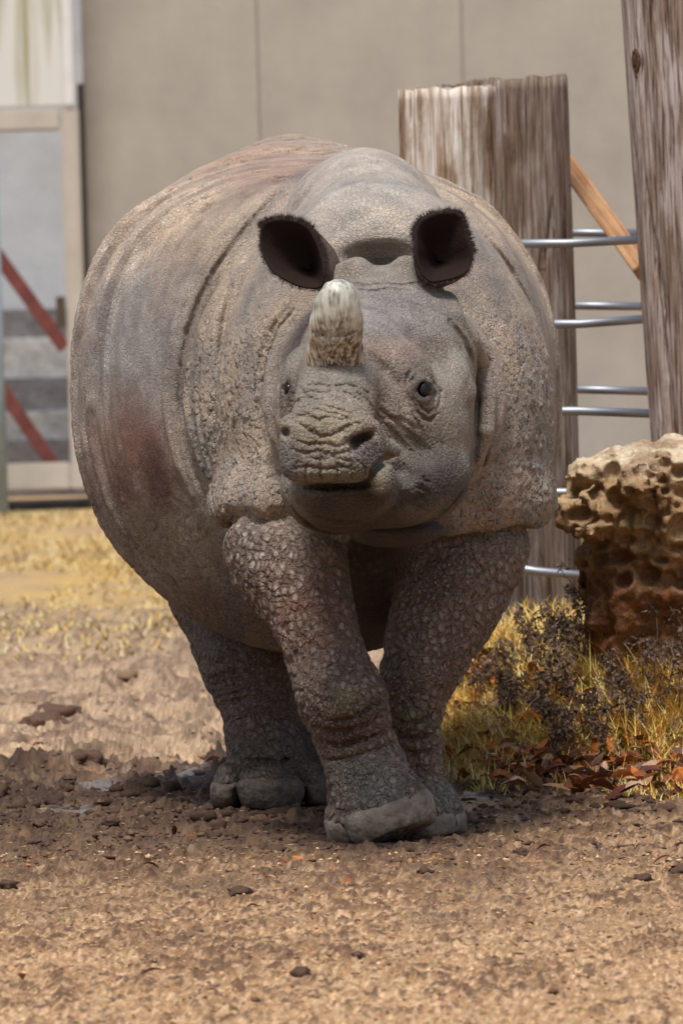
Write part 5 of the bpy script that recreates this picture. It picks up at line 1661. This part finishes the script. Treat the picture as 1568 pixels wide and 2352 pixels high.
def blades(p, a, l, w_, curl, c, gz, dz=-.004):
    """grass blades as bent strips: arrays of foot, heading, length, half width, curl and colour"""
    n = len(p); p = np.array(p, float); p[:, 2] = gz(p[:, 0], p[:, 1]) + dz
    d = np.stack([np.cos(a), np.sin(a), 0 * a], 1); m = 4
    # the flat side is turned at random, more often towards the open side of the bank
    s = np.stack([np.sin(a), -np.cos(a), 0 * a], 1)
    t = np.linspace(0, 1, m + 1)[None, :, None]
    L_ = np.asarray(l)[:, None, None]; cu = np.asarray(curl)[:, None, None]
    q = p[:, None, :] + L_ * (np.array([0, 0, 1.0]) * (t - cu * .55 * t * t) + d[:, None, :] * (t * .35 + cu * .75 * t * t))
    ww = np.asarray(w_)[:, None, None] * (1 - t) ** .7
    V = np.stack([q - s[:, None, :] * ww, q + s[:, None, :] * ww], 2).reshape(-1, 3)
    C = np.repeat(np.repeat(np.asarray(c)[:, None, :], m + 1, 1).reshape(-1, 3), 2, 0)
    k = np.arange(n)[:, None] * 2 * (m + 1) + 2 * np.arange(m)[None, :]
    Fc = np.stack([k, k + 1, k + 3, k + 2], -1).reshape(-1, 4)
    return V, Fc, C

def leaf_shape(n=5):
    """curled dry leaf, unit length along x"""
    V = []; Fc = []
    xs = np.linspace(0, 1, n + 1)
    for i, x in enumerate(xs):
        w_ = .19 * math.sin(math.pi * min(1, x * 1.02 + .02)) ** .8
        z = .13 * math.sin(x * 3.0)
        V += [(x, -w_, z + w_ * .45), (x, 0, z), (x, w_, z + w_ * .45)]
        if i:
            a = 3 * (i - 1); b = 3 * i
            Fc += [(a, a + 1, b + 1, b), (a + 1, a + 2, b + 2, b + 1)]
    return np.array(V) - np.array([.5, 0, 0]), np.array(Fc)

def place_leaf(rs, p, l, flat=1.0):
    V, Fc = leaf_shape()
    V = V * np.array([l, l * rs.uniform(.7, 1.3), l * rs.uniform(.4, 1.5)])
    R = Matrix.Rotation(rs.uniform(0, 6.28), 3, 'Z') @ Matrix.Rotation(rs.normal(0, .5 * flat), 3, 'Y') @ Matrix.Rotation(rs.normal(0, .6 * flat), 3, 'X')
    return V @ np.array(R).T + p, Fc

def ground_hit(gz):
    ys = np.arange(17.5, 34, .02)
    def f(u_, v_):
        r = ray(u_, v_); r = r / r[1]
        x = r[0] * ys; z = CAM_H + r[2] * ys
        k = np.argmax(z < gz(x, ys))
        if z[k] >= gz(x[k:k + 1], ys[k:k + 1])[0]: return G(u_, v_)
        return np.array([x[k], ys[k], z[k]])
    return f

def build_plants(gz):
    GH = ground_hit(gz)
    rs = np.random.default_rng(23)
    gm = attr_mat('dry_grass', .7, (40, .25), None)
    # --- grass round the rock
    cols = [lin(212, 178, 92), lin(226, 200, 124), lin(196, 152, 70), lin(218, 200, 146), lin(176, 166, 84), lin(204, 144, 64)]
    tufts = []
    for i in range(900):
        u_, v_ = rs.uniform(975, 1640), rs.uniform(1430, 1815)
        if v_ < 1430 + (1200 - u_) * .6: continue
        if v_ > 1730 and 1150 < u_ < 1480 and rs.random() < .55: continue
        tufts.append((u_, v_, rs.uniform(.03, .085), 30))
    for i in range(90):
        tufts.append((rs.uniform(985, 1150), rs.uniform(1570, 1740), rs.uniform(.025, .06), 40))
    for u_, v_, l in ((1405, 1520, .22), (1425, 1540, .20), (1380, 1560, .17), (1395, 1470, .16), (1300, 1560, .13), (1350, 1580, .12), (1470, 1640, .14), (1250, 1600, .12), (1190, 1690, .12), (1540, 1620, .16), (1290, 1740, .12), (1440, 1700, .13), (1330, 1680, .13), (1480, 1720, .14), (1220, 1780, .10), (1180, 1790, .10)):
        tufts.append((u_, v_, l, 55))
    for i in range(120):
        tufts.append((rs.uniform(1370, 1600), rs.uniform(1480, 1720), rs.uniform(.04, .12), 26))
    for i in range(50):
        tufts.append((rs.uniform(1420, 1600), rs.uniform(1795, 1838), rs.uniform(.02, .05), 40))
    cols = np.array(cols)
    T = []
    for u_, v_, l, n in tufts:
        c = GH(u_, v_)
        if c[0] > 1.34: continue
        T.append((c[0], c[1], l, int(n * rs.uniform(.5, 1)), rs.integers(6)))
    T = np.array(T); k = np.repeat(np.arange(len(T)), T[:, 3].astype(int)); n = len(k)
    hue = np.where(rs.random(n) < .55, T[k, 4].astype(int), rs.integers(0, 6, n))
    p = np.stack([T[k, 0] + rs.normal(0, .022, n), T[k, 1] + rs.normal(0, .05, n), 0 * k], 1)
    V, Fc, C = blades(p, rs.uniform(0, 6.28, n), T[k, 2] * rs.uniform(.5, 1.25, n), rs.uniform(.0010, .0023, n), rs.uniform(.15, 1.2, n), cols[hue] * rs.uniform(.75, 1.2, (n, 1)), gz)
    o = mesh_np('dry_grass', V, Fc, gm, None, False); tint(o, C)
    tag(o, 'tangled yellow dry grass round the foot of the rock', 'grass', None, 'stuff')
    # --- taller straw at the foot of the posts and the straw field behind
    n = 3600; yy = rs.uniform(26.7, 29.0, n); p = np.stack([(rs.uniform(1130, 1540, n) - 784) / F_PX * yy, yy, 0 * yy], 1)
    V, Fc, C = blades(p, rs.uniform(0, 6.28, n), rs.uniform(.03, .11, n), np.full(n, .002), rs.uniform(.2, .9, n), cols[rs.integers(0, 6, n)] * rs.uniform(.8, 1.1, (n, 1)), gz)
    o = mesh_np('straw_grass', V, Fc, gm, None, False); tint(o, C)
    tag(o, 'pale straw growing at the foot of the log posts', 'grass', None, 'stuff')
    n = 34000
    y = np.where(rs.random(n) < .88, rs.uniform(35.5, 51.2, n), rs.uniform(33, 36, n)); x = rs.uniform(-1.95, 1.95, n)
    q = fbm(np.stack([x * 1.1, y * .32, 0 * x], 1).astype(np.float32), 1.0, 3, 3)
    keep = (q > -.08) & (rs.random(n) < q * 1.6 + .35)
    x, y = x[keep], y[keep]; n = len(x)
    c = cols[rs.integers(0, 4, n)]; g_ = (y > 50.2) & (rs.random(n) < .5); c[g_] = lin(110, 138, 62)
    V, Fc, C = blades(np.stack([x, y, 0 * x], 1), rs.uniform(0, 6.28, n), rs.uniform(.02, .065, n), np.full(n, .0045), rs.uniform(.6, 1.4, n), (c * .88 + c.mean(1, keepdims=True) * .12) * rs.uniform(.58, .92, (n, 1)), gz)
    o = mesh_np('straw_field', V, Fc, gm, None, False); tint(o, C)
    tag(o, 'golden straw stubble spread over the ground before the gate', 'grass', None, 'stuff')
    # --- fallen leaves: litter under the weeds, single ones on the mud
    lm = attr_mat('dead_leaf', .6, (60, .35), (120, .4, .003))
    lc = [lin(124, 66, 40), lin(150, 84, 44), lin(96, 54, 40), lin(170, 130, 96), lin(186, 112, 50), lin(112, 84, 68), lin(196, 160, 130)]
    VV = []; FF = []; CC = []; k = 0
    for i in range(520):
        if i < 300: u_, v_ = rs.uniform(1130, 1600), rs.normal(1785, 24)
        elif i < 380: u_, v_ = rs.uniform(1030, 1140), rs.uniform(1490, 1600)
        else: u_, v_ = rs.uniform(1000, 1600), rs.uniform(1560, 1810)
        p = GH(u_, min(v_, 1832)); 
        if p[0] > 1.34: continue
        p[2] = gz(p[0], p[1]) + rs.uniform(.004, .022)
        V, Fc = place_leaf(rs, p, rs.uniform(.045, .095))
        VV.append(V); FF.append(Fc + k); CC.append(np.tile(lc[rs.integers(7)] * rs.uniform(.7, 1.15), (len(V), 1))); k += len(V)
    o = mesh_np('leaf_litter', np.concatenate(VV), np.concatenate(FF), lm, None, True); tint(o, np.concatenate(CC))
    tag(o, 'litter of reddish brown dead leaves under the weeds', 'leaves', None, 'stuff')
    spots = [(170, 1975, .05), (330, 1990, .055), (345, 2005, .05), (400, 1920, .045), (440, 1938, .03), (685, 1975, .035), (650, 1990, .03), (1030, 1938, .03), (580, 2095, .03), (275, 1735, .03), (1215, 2135, .035), (1520, 1985, .05),
             (90, 1715, .06), (490, 1765, .05), (250, 1755, .04), (690, 1625, .08), (620, 2028, .03), (800, 2040, .035), (350, 2250, .05), (1250, 1965, .035), (870, 2020, .03), (1545, 2010, .05), (1400, 1985, .04), (65, 2255, .06), (720, 2010, .03)]
    for u_, v_, l in spots:
        p = G(u_, v_); p[2] = gz(np.array([p[0]]), np.array([p[1]]))[0] + .008
        V, Fc = place_leaf(rs, p, l, .6)
        o = mesh_np('fallen_leaf', V, Fc, lm, None, True); kc = rs.integers(7); tint(o, np.tile(lc[kc] * rs.uniform(.8, 1.15), (len(V), 1)))
        cn = ['dark rust-brown', 'russet brown', 'dark rust-brown', 'pale tan', 'orange-brown', 'grey-brown', 'pale tan'][kc]
        tag(o, '%s dry curled leaf lying on the bare ground' % cn, 'leaf', '%s leaves on the bare ground' % cn)
    # --- dead weeds: dark stalks with hanging withered leaves
    wm = attr_mat('dead_weed', .8, (80, .4), None)
    def weed(u_, v_, h_, lean, nbr, seed, lab, grp, spread=1.0):
        r = np.random.default_rng(seed)
        b = GH(u_, v_); b[2] = gz(np.array([b[0]]), np.array([b[1]]))[0] - .01
        wd = empty('dead_weed', b, lab, 'weed', grp)
        dark = lin(92, 74, 62)
        top = b + np.array([lean * h_, r.normal(0, .05) * h_, h_])
        mid = (b + top) / 2 + np.array([-.12 * lean * h_ + r.normal(0, .02), 0, .03])
        path = [b, mid, top]
        st = tube_obj('stem', path, [.0030, .0022, .0010], wm, wd, 6); tint(st, np.tile(dark * 1.1, (len(st.data.vertices), 1)))
        LV = []; LF = []; LC = []; k = 0
        for i in range(nbr):
            t = r.uniform(.18, 1)
            q0 = b * (1 - t) ** 2 + 2 * mid * t * (1 - t) + top * t * t
            a = r.uniform(0, 6.28); bl_ = h_ * r.uniform(.12, .34) * (1.15 - .6 * t) * spread
            q1 = q0 + np.array([math.cos(a) * bl_, math.sin(a) * bl_ * .7, bl_ * r.uniform(.1, .7)])
            br = tube_obj('branch', [q0, (q0 + q1) / 2 + np.array([0, 0, .01]), q1], [.0014, .0011, .0006], wm, wd, 5); tint(br, np.tile(dark, (len(br.data.vertices), 1)))
            for j in range(r.integers(6, 13)):
                s = r.uniform(.15, 1.05); p = q0 + (q1 - q0) * s + r.normal(0, .006, 3)
                l = r.uniform(.010, .026)
                d = np.array([r.normal(0, .5), r.normal(0, .5), -r.uniform(.2, 1.0)]); d /= np.linalg.norm(d)
                sd = np.cross(d, [r.normal(), 1.0, r.normal()]); sd /= np.linalg.norm(sd); w_ = l * r.uniform(.10, .24)
                LV += [p, p + d * l * .5 + sd * w_, p + d * l + np.array([r.normal(0, .003), 0, r.uniform(0, .006)]), p + d * l * .5 - sd * w_]
                LF.append((k, k + 1, k + 2, k + 3)); k += 4
                LC += [lin(112, 92, 78) * r.uniform(.35, 1.3)] * 4
        lo = mesh_np('leaves', LV, np.array(LF), wm, wd, False); tint(lo, LC); lo['kind'] = 'stuff'
    W = [(1385, 1530, .27, -.42, 10), (1375, 1560, .22, -.2, 10), (1330, 1560, .18, -.3, 10), (1290, 1540, .16, .1, 10), (1240, 1560, .17, -.1, 11), (1200, 1550, .16, -.05, 11), (1170, 1570, .14, .1, 10), (1140, 1590, .12, -.1, 10),
         (1115, 1600, .09, -.3, 9), (1270, 1510, .16, -.1, 10), (1225, 1500, .13, -.3, 10), (1480, 1620, .17, .2, 12), (1520, 1640, .2, .15, 12), (1560, 1660, .2, -.1, 12), (1320, 1740, .13, -.2, 12), (1290, 1755, .11, .2, 12), (1350, 1710, .15, .1, 12),
         (1440, 1650, .16, -.15, 11), (1500, 1570, .2, .05, 12), (1545, 1560, .2, -.05, 12), (1180, 1650, .10, -.2, 10), (1250, 1640, .11, .25, 10), (1310, 1630, .14, 0, 11), (1400, 1620, .14, .1, 11)]
    for _ in range(40):
        W.append((rs.uniform(1130, 1590), rs.uniform(1500, 1760), rs.uniform(.07, .16), rs.normal(0, .25), 9))
    for k, (u_, v_, h_, ln, nb) in enumerate(W):
        if h_ > .25: lab, grp = 'tallest withered weed, leaning away from the pitted rock', None
        elif h_ > .165: lab, grp = 'tall withered weed with hanging shrivelled leaves beside the pitted rock', 'tall withered weeds by the rock'
        elif v_ > 1690: lab, grp = 'low withered weed growing out of the dead leaf litter', 'withered weeds in the leaf litter'
        else: lab, grp = 'knee-low withered weed tangled in the yellow grass of the bank', 'withered weeds in the yellow grass'
        weed(u_, v_, h_, ln, nb, 100 + k, lab, grp)
import time
_t0 = time.time()
GR, GRID = build_ground()
gz = sampler(GRID)
print('ground', time.time() - _t0)
build_wall(); build_posts()
print('wall', time.time() - _t0)
build_rhino(True)
print('rhino', time.time() - _t0)
build_rock()
print('rock', time.time() - _t0)
build_clods(gz); build_plants(gz)
print('plants', time.time() - _t0)
